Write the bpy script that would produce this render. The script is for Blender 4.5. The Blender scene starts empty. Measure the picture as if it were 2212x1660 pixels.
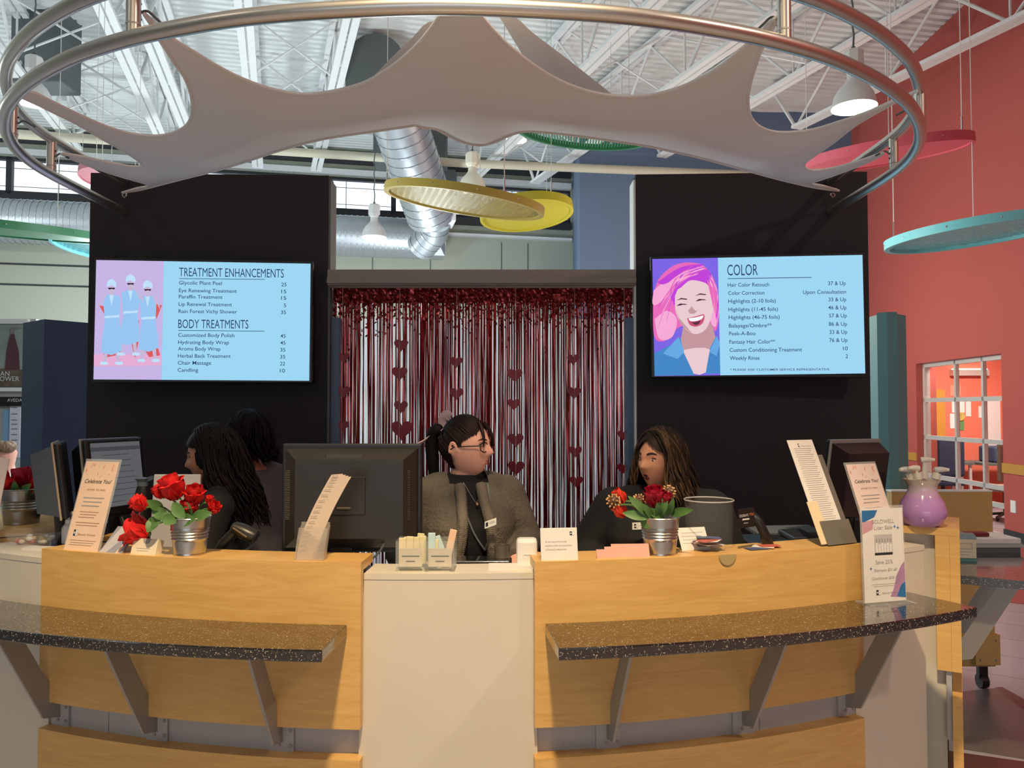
import bpy, bmesh, math, random
import numpy as np
from mathutils import Vector, Matrix, Euler
R = random.Random(7)
sc = bpy.context.scene
col = sc.collection
# ------------------------------------------------------------------ camera
F, HC, IW, IH = 1662.0, 1.6, 2212, 1660
PIT = math.atan(55 / F); CP, SP = math.cos(PIT), math.sin(PIT)
cd = bpy.data.cameras.new('camera'); cd.sensor_width = 36; cd.lens = 36 * F / IW; cd.clip_end = 200
cam = bpy.data.objects.new('camera', cd); col.objects.link(cam)
cam.location = (0, 0, HC); cam.rotation_euler = (math.pi / 2 + PIT, 0, 0)
sc.camera = cam
# ------------------------------------------------------------------ world, exposure
w = bpy.data.worlds.new('world'); sc.world = w; w.use_nodes = True
wb = w.node_tree.nodes['Background']
wb.inputs[0].default_value = (0.80, 0.90, 1.0, 1); wb.inputs[1].default_value = 1.8
sc.view_settings.view_transform = 'Standard'; sc.view_settings.look = 'None'
sc.view_settings.exposure = 0.0; sc.view_settings.gamma = 1.0; sc.view_settings.use_curve_mapping = False
# ------------------------------------------------------------------ the ceiling lamps' light, then added hidden fill
def lamp_or_fill(loc, power, color, size=0.35, spot=None, name='lamp_or_fill', aim=None, kind='AREA'):
    if kind == 'POINT':
        l = bpy.data.lights.new(name, 'POINT'); l.shadow_soft_size = size / 2
    elif spot:
        l = bpy.data.lights.new(name, 'SPOT'); l.spot_size = math.radians(spot); l.spot_blend = 0.3; l.shadow_soft_size = size / 2
    else:
        l = bpy.data.lights.new(name, 'AREA'); l.shape = 'DISK'; l.size = size
    l.energy = power; l.color = color
    o = bpy.data.objects.new(name, l); col.objects.link(o); o.location = loc
    if aim is not None:
        o.rotation_euler = (Vector(aim) - Vector(loc)).to_track_quat('-Z', 'Y').to_euler()
    return o
WARM = (1.0, 0.76, 0.46); NEUT = (1.0, 0.86, 0.70); COOL = (0.86, 0.97, 1.0)
lamp_or_fill((0.0, -0.15, 5.6), 1330, WARM, 0.30, spot=80, aim=(0.0, 0.15, 0.0))
lamp_or_fill((-4.6, -1.2, 5.6), 22, NEUT, 0.42)
lamp_or_fill((4.4, -0.5, 5.6), 95, NEUT, 0.42)
lamp_or_fill((0.0, -4.5, 5.6), 25, WARM, 0.42)
# unseen point lights added behind the black walls to brighten deck and hall
for x_, y_, z_, p_, c_ in ((-2.2, 6.4, 2.7, 110, COOL), (1.7, 6.0, 2.6, 55, NEUT), (-3.2, 9.0, 2.6, 260, COOL), (-6.6, 12.4, 2.8, 260, COOL), (3.6, 11.4, 2.7, 120, NEUT), (-9.8, 8.8, 4.6, 230, COOL), (2.2, 9.0, 2.6, 110, NEUT), (-1.6, 13.0, 3.0, 190, COOL)):
    lamp_or_fill((x_, y_, z_), p_, c_, 0.4, kind='POINT')
lamp_or_fill((7.2, 11.4, 2.85), 130, (1.0, 0.86, 0.72), 0.6)

# ------------------------------------------------------------------ pixel -> place
def ray(px, py):
    x = (px - IW / 2) / F; v = (IH / 2 - py) / F
    return Vector((x, CP - v * SP, SP + v * CP))
O = Vector((0, 0, HC))
def onz(px, py, z):
    r = ray(px, py); return O + r * ((z - HC) / r.z)
def ont(px, py, z, rmax=3.785):
    "a point on the curved desk top, kept behind its front edge"
    p = onz(px, py, z); c = Vector((-.30, 6.30, z)); d = p - c
    return c + d * (rmax / d.length) if d.length > rmax else p
def at(px, py, y):
    r = ray(px, py); return O + r * (y / r.y)
def onplane(px, py, p, n):
    r = ray(px, py); n = Vector(n); return O + r * ((Vector(p) - O).dot(n) / r.dot(n))

# ------------------------------------------------------------------ materials
MATS = {}
def mat(name, c, rough=0.5, metal=0.0, var=0.06, scale=30.0, emit=0.0, trans=0.0, alpha=1.0, coat=0.0, bump=0.0, ior=None, stretch=None, sheen=0.0, subs=0.0):
    if name in MATS: return MATS[name]
    m = bpy.data.materials.new(name); m.use_nodes = True
    nt = m.node_tree; b = nt.nodes['Principled BSDF']
    tc = nt.nodes.new('ShaderNodeTexCoord'); nz = nt.nodes.new('ShaderNodeTexNoise'); nz.inputs['Scale'].default_value = scale; nz.inputs['Detail'].default_value = 4
    if stretch:
        mp = nt.nodes.new('ShaderNodeMapping'); mp.inputs['Scale'].default_value = stretch
        nt.links.new(tc.outputs['Object'], mp.inputs[0]); nt.links.new(mp.outputs[0], nz.inputs['Vector'])
    else: nt.links.new(tc.outputs['Object'], nz.inputs['Vector'])
    mx = nt.nodes.new('ShaderNodeMix'); mx.data_type = 'RGBA'
    a = [max(0, v * (1 - var)) for v in c[:3]]; d = [min(1, v * (1 + var)) for v in c[:3]]
    mx.inputs[6].default_value = (*a, 1); mx.inputs[7].default_value = (*d, 1)
    nt.links.new(nz.outputs['Fac'], mx.inputs[0]); nt.links.new(mx.outputs[2], b.inputs['Base Color'])
    b.inputs['Roughness'].default_value = rough; b.inputs['Metallic'].default_value = metal
    if emit:
        nt.links.new(mx.outputs[2], b.inputs['Emission Color']); b.inputs['Emission Strength'].default_value = emit
        b.inputs['Specular IOR Level'].default_value = 0.2
        if emit < 2: b.inputs['Base Color'].default_value = (0.02, 0.02, 0.02, 1); nt.links.remove(b.inputs['Base Color'].links[0])
    b.inputs['Transmission Weight'].default_value = trans
    if ior: b.inputs['IOR'].default_value = ior
    b.inputs['Alpha'].default_value = alpha; b.inputs['Coat Weight'].default_value = coat
    b.inputs['Sheen Weight'].default_value = sheen; b.inputs['Subsurface Weight'].default_value = subs
    if subs: b.inputs['Subsurface Radius'].default_value = (0.02, 0.008, 0.004)
    if bump:
        bp = nt.nodes.new('ShaderNodeBump'); bp.inputs['Strength'].default_value = bump; bp.inputs['Distance'].default_value = 0.01
        nt.links.new(nz.outputs['Fac'], bp.inputs['Height']); nt.links.new(bp.outputs[0], b.inputs['Normal'])
    MATS[name] = m; return m
def srgb(r, g, b):
    f = lambda v: (v / 255 / 12.92) if v < 10.3 else ((v / 255 + 0.055) / 1.055) ** 2.4
    return (f(r), f(g), f(b))

def wood_mat(name, c1, c2):
    m = bpy.data.materials.new(name); m.use_nodes = True; nt = m.node_tree; b = nt.nodes['Principled BSDF']
    tc = nt.nodes.new('ShaderNodeTexCoord'); mp = nt.nodes.new('ShaderNodeMapping'); mp.inputs['Scale'].default_value = (1.6, 1.6, 14)
    nt.links.new(tc.outputs['Object'], mp.inputs[0])
    n1 = nt.nodes.new('ShaderNodeTexNoise'); n1.inputs['Scale'].default_value = 2.4; n1.inputs['Detail'].default_value = 6; n1.inputs['Distortion'].default_value = 1.6
    nt.links.new(mp.outputs[0], n1.inputs['Vector'])
    mp2 = nt.nodes.new('ShaderNodeMapping'); mp2.inputs['Scale'].default_value = (6, 6, 90); nt.links.new(tc.outputs['Object'], mp2.inputs[0])
    n2 = nt.nodes.new('ShaderNodeTexNoise'); n2.inputs['Scale'].default_value = 4; n2.inputs['Detail'].default_value = 3
    nt.links.new(mp2.outputs[0], n2.inputs['Vector'])
    ad = nt.nodes.new('ShaderNodeMath'); ad.operation = 'MULTIPLY_ADD'; ad.inputs[1].default_value = 0.35
    nt.links.new(n2.outputs['Fac'], ad.inputs[0]); nt.links.new(n1.outputs['Fac'], ad.inputs[2])
    rp = nt.nodes.new('ShaderNodeValToRGB'); e = rp.color_ramp.elements
    e[0].position = 0.45; e[0].color = (*c2, 1); e[1].position = 0.85; e[1].color = (*c1, 1)
    nt.links.new(ad.outputs[0], rp.inputs[0]); nt.links.new(rp.outputs[0], b.inputs['Base Color'])
    b.inputs['Roughness'].default_value = 0.36
    MATS[name] = m; return m
def granite_mat():
    m = bpy.data.materials.new('granite'); m.use_nodes = True; nt = m.node_tree; b = nt.nodes['Principled BSDF']
    tc = nt.nodes.new('ShaderNodeTexCoord'); v = nt.nodes.new('ShaderNodeTexVoronoi'); v.inputs['Scale'].default_value = 190
    n = nt.nodes.new('ShaderNodeTexNoise'); n.inputs['Scale'].default_value = 60
    mxv = nt.nodes.new('ShaderNodeMix'); mxv.data_type = 'VECTOR'; mxv.inputs[0].default_value = 0.03
    nt.links.new(tc.outputs['Object'], n.inputs['Vector']); nt.links.new(tc.outputs['Object'], mxv.inputs[4]); nt.links.new(n.outputs['Color'], mxv.inputs[5])
    nt.links.new(mxv.outputs[1], v.inputs['Vector'])
    rp = nt.nodes.new('ShaderNodeValToRGB'); e = rp.color_ramp.elements
    e[0].position = 0.22; e[0].color = (0.62, 0.52, 0.40, 1); e[1].position = 0.34; e[1].color = (0.012, 0.009, 0.008, 1)
    sx = nt.nodes.new('ShaderNodeSeparateColor'); nt.links.new(v.outputs['Color'], sx.inputs[0])
    gt = nt.nodes.new('ShaderNodeMath'); gt.operation = 'GREATER_THAN'; gt.inputs[1].default_value = 0.6; nt.links.new(sx.outputs[0], gt.inputs[0])
    nt.links.new(v.outputs['Distance'], rp.inputs[0])
    mx = nt.nodes.new('ShaderNodeMix'); mx.data_type = 'RGBA'; mx.inputs[6].default_value = (0.012, 0.009, 0.008, 1)
    nt.links.new(gt.outputs[0], mx.inputs[0]); nt.links.new(rp.outputs[0], mx.inputs[7]); nt.links.new(mx.outputs[2], b.inputs['Base Color'])
    b.inputs['Roughness'].default_value = 0.13; b.inputs['IOR'].default_value = 1.7; b.inputs['Coat Weight'].default_value = 0.8; b.inputs['Coat Roughness'].default_value = 0.08
    MATS['granite'] = m; return m
MAPLE = wood_mat('maple', srgb(228, 184, 112), srgb(214, 166, 94))
GRAN = granite_mat()
WHITE = mat('white_laminate', (0.70, 0.64, 0.53), 0.45, var=0.03, scale=8)
GREYB = mat('grey_band', (0.46, 0.46, 0.47), 0.4)
ALU = mat('aluminium', (0.36, 0.35, 0.33), 0.42, 0.35)
STEEL = mat('ring_steel', (0.70, 0.66, 0.61), 0.33, 1.0, var=0.03)
CHROME = mat('chrome', (0.8, 0.8, 0.8), 0.12, 1.0)
BLACKW = mat('black_wall_paint', (0.040, 0.036, 0.040), 0.9); BLACKW.node_tree.nodes['Principled BSDF'].inputs['Specular IOR Level'].default_value = 0.2
BLK = mat('black_plastic', (0.012, 0.012, 0.013), 0.35)
BLKM = mat('black_matte', (0.010, 0.010, 0.011), 0.7)
PAPER = mat('paper', (0.78, 0.75, 0.70), 0.7)
WHP = mat('white_plastic', (0.80, 0.78, 0.74), 0.35)
TEXTB = mat('ink_black', (0.02, 0.02, 0.025), 0.8)
ACR = mat('clear_acrylic', (0.85, 0.86, 0.86), 0.05, alpha=0.22)
GLASS = mat('clear_glass', (0.95, 0.99, 0.97), 0.02, trans=1.0, ior=1.35)
GALV = mat('galvanised', (0.58, 0.57, 0.53), 0.30, 1.0, var=0.15, scale=25)
DUCT = mat('duct_metal', (0.50, 0.54, 0.57), 0.42, 0.75, var=0.12, scale=3)
TRUSS = mat('truss_paint', (0.78, 0.80, 0.80), 0.5)
DECK = mat('deck_paint', (0.80, 0.83, 0.82), 0.6, var=0.05)
BEIGE = mat('far_wall_paint', srgb(170, 175, 160), 0.8)
BLUEW = mat('blue_wall_paint', srgb(104, 124, 152), 0.8)
NAVY = mat('navy_paint', srgb(46, 66, 96), 0.7)
TEAL = mat('teal_paint', srgb(96, 142, 146), 0.7)
REDW = mat('red_wall_paint', srgb(176, 84, 76), 0.8, var=0.03, scale=3)
SALMON = mat('salmon_paint', srgb(226, 122, 100), 0.8)
WOODT = mat('trim_wood', srgb(190, 140, 60), 0.5)
DARK = mat('dark_grey', (0.03, 0.032, 0.035), 0.6)
MIDG = mat('mid_grey_sheet', (0.11, 0.13, 0.13), 0.6)
SKIN1 = mat('skin_a', srgb(226, 170, 150), 0.5, var=0.05, subs=0.1)
SKIN2 = mat('skin_b', srgb(205, 145, 115), 0.5, var=0.05, subs=0.1)
SKIN3 = mat('skin_c', srgb(190, 130, 100), 0.5, var=0.05, subs=0.1)
REDF = mat('rose_red', (0.75, 0.014, 0.012), 0.6, var=0.35, scale=40)
LEAF = mat('leaf_green', (0.09, 0.20, 0.05), 0.5, var=0.5, scale=30)

# ------------------------------------------------------------------ geometry collector
class G:
    def __init__(s): s.v = []; s.f = []
    def add(s, vs, fs):
        n = len(s.v); s.v += [Vector(v) for v in vs]; s.f += [tuple(i + n for i in f) for f in fs]; return s
    def box(s, c, size, rot=None, bev=0.0):
        hx, hy, hz = [d / 2 for d in size]
        if bev <= 0:
            vs = [Vector((x, y, z)) for x in (-hx, hx) for y in (-hy, hy) for z in (-hz, hz)]
            fs = [(0, 1, 3, 2), (4, 6, 7, 5), (0, 4, 5, 1), (2, 3, 7, 6), (0, 2, 6, 4), (1, 5, 7, 3)]
        else:
            bm = bmesh.new(); bmesh.ops.create_cube(bm, size=1)
            bmesh.ops.scale(bm, vec=size, verts=bm.verts)
            bmesh.ops.bevel(bm, geom=bm.edges[:], offset=bev, segments=2, profile=0.5, affect='EDGES')
            bm.verts.index_update(); vs = [v.co.copy() for v in bm.verts]; fs = [tuple(v.index for v in f.verts) for f in bm.faces]; bm.free()
        c = Vector(c)
        if rot is not None:
            m = rot if isinstance(rot, Matrix) else Euler(rot).to_matrix()
            vs = [m.to_3x3() @ v for v in vs]
        return s.add([v + c for v in vs], fs)
    def prism(s, poly, off):
        "poly: 3D points of a planar outline, off: extrusion vector"
        poly = [Vector(p) for p in poly]; off = Vector(off); n = len(poly)
        fs = [tuple(range(n)), tuple(range(2 * n - 1, n - 1, -1))]
        fs += [(i, n + i, n + (i + 1) % n, (i + 1) % n) for i in range(n)]
        return s.add(poly + [p + off for p in poly], fs)
    def tube(s, pts, r, n=10, closed=False, cap=True, flat=1.0, up=None):
        pts = [Vector(p) for p in pts]; m = len(pts)
        rs = r if isinstance(r, (list, tuple)) else [r] * m
        t = []
        for i in range(m):
            a = pts[(i - 1) % m] if (closed or i > 0) else pts[i]; b = pts[(i + 1) % m] if (closed or i < m - 1) else pts[i]
            d = b - a; t.append(d.normalized() if d.length > 1e-9 else Vector((0, 0, 1)))
        u = Vector(up) if up else (Vector((0, 0, 1)) if abs(t[0].z) < 0.9 else Vector((1, 0, 0)))
        u = (u - t[0] * u.dot(t[0])).normalized()
        vs = []
        for i in range(m):
            u = (u - t[i] * u.dot(t[i]))
            u = u.normalized() if u.length > 1e-6 else t[i].orthogonal().normalized()
            q = t[i].cross(u)
            for k in range(n):
                an = 2 * math.pi * k / n
                vs.append(pts[i] + (u * math.cos(an) * flat + q * math.sin(an)) * rs[i])
        fs = []
        for i in range(m if closed else m - 1):
            for k in range(n):
                a = i * n + k; b = i * n + (k + 1) % n; j = (i + 1) % m
                fs.append((a, b, j * n + (k + 1) % n, j * n + k))
        if cap and not closed: fs += [tuple(range(n - 1, -1, -1)), tuple((m - 1) * n + k for k in range(n))]
        return s.add(vs, fs)
    def lathe(s, prof, c=(0, 0, 0), n=24, cap=False, rot=None):
        c = Vector(c); vs = []
        for r, z in prof:
            for k in range(n):
                a = 2 * math.pi * k / n; v = Vector((r * math.cos(a), r * math.sin(a), z))
                vs.append((rot @ v if rot is not None else v) + c)
        fs = []
        for i in range(len(prof) - 1):
            for k in range(n): fs.append((i * n + k, i * n + (k + 1) % n, (i + 1) * n + (k + 1) % n, (i + 1) * n + k))
        if cap: fs += [tuple(range(n - 1, -1, -1)), tuple((len(prof) - 1) * n + k for k in range(n))]
        return s.add(vs, fs)
    def ball(s, c, rad, n=12, m=8, rot=None):
        rad = rad if isinstance(rad, (list, tuple, Vector)) else (rad,) * 3; c = Vector(c); vs = []; fs = []
        for i in range(m + 1):
            th = math.pi * i / m
            for k in range(n):
                a = 2 * math.pi * k / n; v = Vector((rad[0] * math.sin(th) * math.cos(a), rad[1] * math.sin(th) * math.sin(a), rad[2] * math.cos(th)))
                vs.append((rot @ v if rot is not None else v) + c)
        for i in range(m):
            for k in range(n): fs.append((i * n + k, (i + 1) * n + k, (i + 1) * n + (k + 1) % n, i * n + (k + 1) % n))
        return s.add(vs, fs)
    def loft(s, rings):
        n = len(rings[0]); vs = [p for r in rings for p in r]; fs = []
        for i in range(len(rings) - 1):
            for k in range(n): fs.append((i * n + k, i * n + (k + 1) % n, (i + 1) * n + (k + 1) % n, (i + 1) * n + k))
        fs += [tuple(range(n - 1, -1, -1)), tuple((len(rings) - 1) * n + k for k in range(n))]
        return s.add(vs, fs)
    def xf(s, m):
        s.v = [m @ v for v in s.v]; return s
    def join(s, o): return s.add(o.v, o.f)

RM = {}     # root matrices of things
def link(o, parent=None):
    col.objects.link(o)
    if parent is not None: o.parent = parent
    return o
def rootm(o):
    while o is not None:
        if o.name in RM: return RM[o.name]
        o = o.parent
    return Matrix.Identity(4)
def thing(name, label, cat, loc=(0, 0, 0), rotz=0.0, group=None, kind=None):
    o = bpy.data.objects.new(name, None); o.empty_display_size = 0.05; link(o)
    o.location = loc; o.rotation_euler = (0, 0, rotz)
    RM[o.name] = Matrix.Translation(Vector(loc)) @ Matrix.Rotation(rotz, 4, 'Z')
    return tag(o, label, cat, group, kind)
def tag(o, label=None, cat=None, group=None, kind=None):
    if label: o['label'] = label
    if cat: o['category'] = cat
    if group: o['group'] = group
    if kind: o['kind'] = kind
    return o
def obj(name, g, m, parent=None, world=True, smooth=False, auto=None, label=None):
    "one mesh object; geometry in world space unless world=False (then in the thing's own space)"
    vs = g.v
    org = None
    if parent is not None and world:
        inv = rootm(parent).inverted(); vs = [inv @ v for v in vs]
    if parent is None and vs:
        xs = [v.x for v in vs]; ys = [v.y for v in vs]; zs = [v.z for v in vs]
        org = Vector(((min(xs) + max(xs)) / 2, (min(ys) + max(ys)) / 2, min(zs))); vs = [v - org for v in vs]
    me = bpy.data.meshes.new(name); me.from_pydata([tuple(v) for v in vs], [], g.f); me.update()
    bm = bmesh.new(); bm.from_mesh(me); bmesh.ops.recalc_face_normals(bm, faces=bm.faces[:]); bm.to_mesh(me); bm.free()
    for mm in (m if isinstance(m, (list, tuple)) else [m]): me.materials.append(mm)
    if smooth:
        me.polygons.foreach_set('use_smooth', [True] * len(me.polygons))
        try: me.set_sharp_from_angle(angle=math.radians(auto if auto else 40))
        except Exception: pass
    o = bpy.data.objects.new(name, me); link(o, parent)
    if org is not None: o.location = org; RM[o.name] = Matrix.Translation(org)
    if label: o['label'] = label
    return o
def struct(name, g, m, parent=None, **k):
    o = obj(name, g, m, parent, **k)
    if parent is None: o['kind'] = 'structure'
    return o
def one(name, g, m, label, cat, group=None, **k): return tag(obj(name, g, m, None, **k), label, cat, group)
def text_g(s, size, M, xs=1.0, align='LEFT', ext=0.0, bold=0.0):
    "lettering as mesh geometry; M places the text plane (x right, y up)"
    cu = bpy.data.curves.new('t', 'FONT'); cu.body = s; cu.size = size; cu.align_x = align; cu.extrude = ext; cu.offset = bold * size; cu.resolution_u = 3
    o = bpy.data.objects.new('t', cu); col.objects.link(o)
    me = bpy.data.meshes.new_from_object(o.evaluated_get(bpy.context.evaluated_depsgraph_get()))
    g = G(); g.add([M @ Vector((v.co.x * xs, v.co.y, v.co.z)) for v in me.vertices], [tuple(p.vertices) for p in me.polygons])
    bpy.data.objects.remove(o); bpy.data.curves.remove(cu); bpy.data.meshes.remove(me)
    return g
def frame(o, xdir, ydir):
    x = Vector(xdir).normalized(); y = Vector(ydir); y = (y - x * y.dot(x)).normalized(); z = x.cross(y)
    m = Matrix((x, y, z)).transposed().to_4x4(); m.translation = Vector(o); return m
def bez(pts, n=8):
    "Catmull-Rom through points"
    P = [Vector(p) for p in pts]; out = []
    for i in range(len(P) - 1):
        a = P[max(i - 1, 0)]; b = P[i]; c = P[i + 1]; d = P[min(i + 2, len(P) - 1)]
        for k in range(n):
            t = k / n
            out.append(0.5 * ((2 * b) + (c - a) * t + (2 * a - 5 * b + 4 * c - d) * t * t + (3 * b - a - 3 * c + d) * t ** 3))
    out.append(P[-1]); return out
def copy_tree(o, parent=None):
    c = o.copy(); col.objects.link(c)
    if parent is not None: c.parent = parent
    for ch in [x for x in bpy.data.objects if x.parent == o]: copy_tree(ch, c)
    return c
# ================================================================== the setting
ZR = 7.05; ZB = 6.12
FW0 = Vector((0, 16.6, 0)); FWd = Vector((1, 0.2135, 0)).normalized(); FWn = Vector((FWd.y, -FWd.x, 0))   # far wall
def fw(px, py): return onplane(px, py, FW0, FWn)
def fwp(px, z): # point of the far wall under pixel column px at height z
    p = fw(px, 500); return Vector((p.x, p.y, z))
# floor with coloured bands
fm = bpy.data.materials.new('floor_tiles'); fm.use_nodes = True; nt = fm.node_tree; b = nt.nodes['Principled BSDF']
tc = nt.nodes.new('ShaderNodeTexCoord'); mp = nt.nodes.new('ShaderNodeMapping'); mp.inputs['Rotation'].default_value = (0, 0, 0.62)
br = nt.nodes.new('ShaderNodeTexBrick'); br.inputs['Scale'].default_value = 1.0; br.offset = 0.0
for k, v in (('Brick Width', 0.45), ('Row Height', 0.45), ('Mortar Size', 0.004), ('Color1', (0.34, 0.32, 0.36, 1)), ('Color2', (0.38, 0.36, 0.40, 1)), ('Mortar', (0.16, 0.15, 0.16, 1))): br.inputs[k].default_value = v
nt.links.new(tc.outputs['Object'], mp.inputs[0]); nt.links.new(mp.outputs[0], br.inputs['Vector'])
nt.links.new(br.outputs['Color'], b.inputs['Base Color']); b.inputs['Roughness'].default_value = 0.22
struct('floor', G().add([(-16, -9, 0), (12, -9, 0), (12, 21, 0), (-16, 21, 0), (-16, -9, -.1), (12, -9, -.1), (12, 21, -.1), (-16, 21, -.1)], [(0, 1, 2, 3), (7, 6, 5, 4), (0, 4, 5, 1), (1, 5, 6, 2), (2, 6, 7, 3), (3, 7, 4, 0)]), fm)
FLR = bpy.data.objects['floor']
BURG = mat('floor_burgundy', (0.085, 0.030, 0.034), 0.25, var=0.2); TAUPE = mat('floor_taupe', (0.13, 0.115, 0.12), 0.25, var=0.1); REDFL = mat('floor_red', (0.33, 0.05, 0.05), 0.3, var=0.1)
def inlay(pix, m, h):
    g = G().prism([onz(x, y, 0.0) + Vector((0, 0, h)) for x, y in pix], (0, 0, -h - .001)); return obj('floor_inlay', g, m, FLR)
inlay([(2030, 1500), (2165, 1487), (2300, 1565), (2300, 1655), (2070, 1618)], TAUPE, .003)
inlay([(2150, 1487), (2165, 1486), (2300, 1562), (2300, 1605)], BURG, .004)
inlay([(2030, 1622), (2300, 1660), (2300, 1760), (2030, 1760)], BURG, .004)
inlay([(2140, 1255), (2260, 1268), (2260, 1312), (2160, 1300)], REDFL, .003)
inlay([(2100, 1185), (2212, 1200), (2280, 1230), (2280, 1250), (2060, 1225)], REDFL, .004)
# corrugated roof deck: ribs run along the far wall
rd = FWd; rn = Vector((-rd.y, rd.x, 0))
g = G(); per = 0.15; prof = [(0, 0), (.075, 0), (.095, .045), (.130, .045)]
rows = []
y0 = -9.0
while y0 < 17.2:
    for a, h in prof: rows.append((y0 + a, h))
    y0 += per
vs = []
for a, h in rows:
    base = rn * a
    for t in (-15.0, 13.0): q = base + rd * t; vs.append((q.x, q.y, ZR + h))
g.add(vs, [(2 * i, 2 * i + 1, 2 * i + 3, 2 * i + 2) for i in range(len(rows) - 1)])
struct('ceiling', g, DECK); CEIL = bpy.data.objects['ceiling']
# joists
def joist(pa, pb, d0, d1, dbl=True):
    a = onz(*pa, ZB); b_ = onz(*pb, ZB); d = (b_ - a); d = d / d.y
    p0 = a + d * (d0 - a.y); p1 = a + d * (d1 - a.y); u = (p1 - p0).normalized(); s = Vector((-u.y, u.x, 0)); L = (p1 - p0).length
    up = Vector((0, 0, 1)); H = ZR - ZB - .1
    g = G()
    for k in (-1, 1):
        m = Matrix((u, s, up)).transposed()
        g.box((p0 + p1) / 2 + s * k * .055, (L, .085, .05), m)
        g.box((p0 + p1) / 2 + s * k * .055 + up * H - u * .0, (L + .9, .08, .06), m)
    jo = obj('roof_joist', g, TRUSS, CEIL)
    n = max(2, int(L / 1.5)); st = L / n
    for i in range(n):
        c0 = p0 + u * st * i; cm = c0 + u * st * .5; c1 = c0 + u * st
        for q0, q1, r in ((c0, cm + up * H, .022), (cm + up * H, c1, .022), (c0, c0 + up * H, .016)):
            obj('web_member', G().tube([q0, q1], r, 6), TRUSS, jo)
    obj('joist_seat', G().tube([p1, p1 + u * .55 + up * H], .03, 6), TRUSS, jo)
    return p0, p1, u
J = [joist((0, 108), (141, 290), 5.5, 13.2), joist((225, 20), (345, 290), 5.5, 13.9), joist((300, 20), (372, 200), 5.5, 13.9),
     joist((525, 0), (541, 180), 5.5, 14.2), joist((760, 36), (724, 190), 5.5, 14.4), joist((1399, 20), (1035, 375), 5.5, 14.9),
     joist((1600, 85), (1435, 200), 5.5, 15.2), joist((2000, 0), (1620, 225), 5.5, 13.6), joist((2212, 35), (1885, 195), 5.5, 12.2)]
for i in (0, 3, 5, 6):
    a0, a1, u = J[i]; b0, b1, _ = J[i + 1] if i != 3 else J[4]
    if i == 0: b0, b1 = J[1][0], J[1][1]
    for t in (.55, .68, .8, .92):
        pa = a0.lerp(a1, t); pb = b0.lerp(b1, t); h = Vector((0, 0, ZR - ZB - .1))
        obj('bridging_rod', G().tube([pa, pb + h], .016, 6), TRUSS, CEIL); obj('bridging_rod', G().tube([pa + h, pb], .016, 6), TRUSS, CEIL)
# far wall, with a clerestory window band
zt, zb = (fw(718, 384).z + fw(150, 343).z) / 2, (fw(718, 455).z + fw(150, 425).z) / 2
xl, xr = fw(-420, 500), fw(1232, 500)
def wallseg(p, q, z0, z1, th=.25):
    n = Vector((-(q - p).y, (q - p).x, 0)).normalized() * th
    return G().prism([(p.x, p.y, z0), (q.x, q.y, z0), (q.x, q.y, z1), (p.x, p.y, z1)], n)
g = wallseg(xl, fw(1700, 500), 0, zb).join(wallseg(xl, fw(1700, 500), zt, ZR)).join(wallseg(xr, fw(1700, 500), zb, zt))
struct('wall_back', g, BEIGE); WB = bpy.data.objects['wall_back']
# ledges and grooves on the far wall
def strip(px0, px1, z, h, dep, m, name):
    p, q = fw(px0, 500), fw(px1, 500); p.z = q.z = 0
    n = FWn * dep
    return obj(name, G().prism([(p.x, p.y, z), (q.x, q.y, z), (q.x, q.y, z + h), (p.x, p.y, z + h)], n), m, WB)
strip(-420, 1232, zb - .17, .15, .10, DARK, 'sill_band'); strip(-420, 1232, zb - .42, .05, .14, TRUSS, 'ledge'); strip(-420, 1232, zt + .02, .12, .1, TRUSS, 'head_ledge')
strip(-420, 1232, ZR - .35, .28, .06, DARK, 'eave_band')
for z in (fw(100, 575).z, fw(100, 619).z): strip(-420, 720, z, .035, .012, DARK, 'panel_joint')
for px in (805, 930, 1083, 1140): 
    p = fw(px, 500); obj('panel_joint', G().box(Vector((p.x, p.y, (zb - .5) / 2)) + FWn * .004, (.02, .012, zb - .5), (0, 0, math.atan2(FWd.y, FWd.x))), MIDG, WB)
# windows
PANE = mat('window_pane', (0.96, 0.98, 1.0), 0.02, trans=1.0, ior=1.02)
cuts = [-420, -190, 16, 205, 420, 640, 850, 1145, 1232]
for i in range(len(cuts) - 1):
    p, q = fw(cuts[i], 500), fw(cuts[i + 1], 500)
    wo = wallseg(p, q, zt - .06, zt, .12).join(wallseg(p, q, zb, zb + .06, .12))
    d = (q - p).normalized()
    wo.join(wallseg(p, p + d * .05, zb, zt, .12)).join(wallseg(q - d * .05, q, zb, zt, .12))
    f_ = struct('window_%d' % (i + 1), wo, DARK)
    obj('pane', wallseg(p + d * .05 - FWn * .05, q - d * .05 - FWn * .05, zb + .06, zt - .06, .01), PANE, f_)
    if cuts[i] != 850 and cuts[i] != 1145:
        e = G()
        for t in (.3, .8): pp = p.lerp(q, .5); e.join(wallseg(p - FWn * .3, q - FWn * .3, zb + (zt - zb) * t, zb + (zt - zb) * t + .012, .01))
        pm = p.lerp(q, .5); e.join(wallseg(pm - FWn * .3, pm + d * .015 - FWn * .3, zb, zt, .01))
        obj('outer_screen_wire', e, MIDG, f_)
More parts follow.
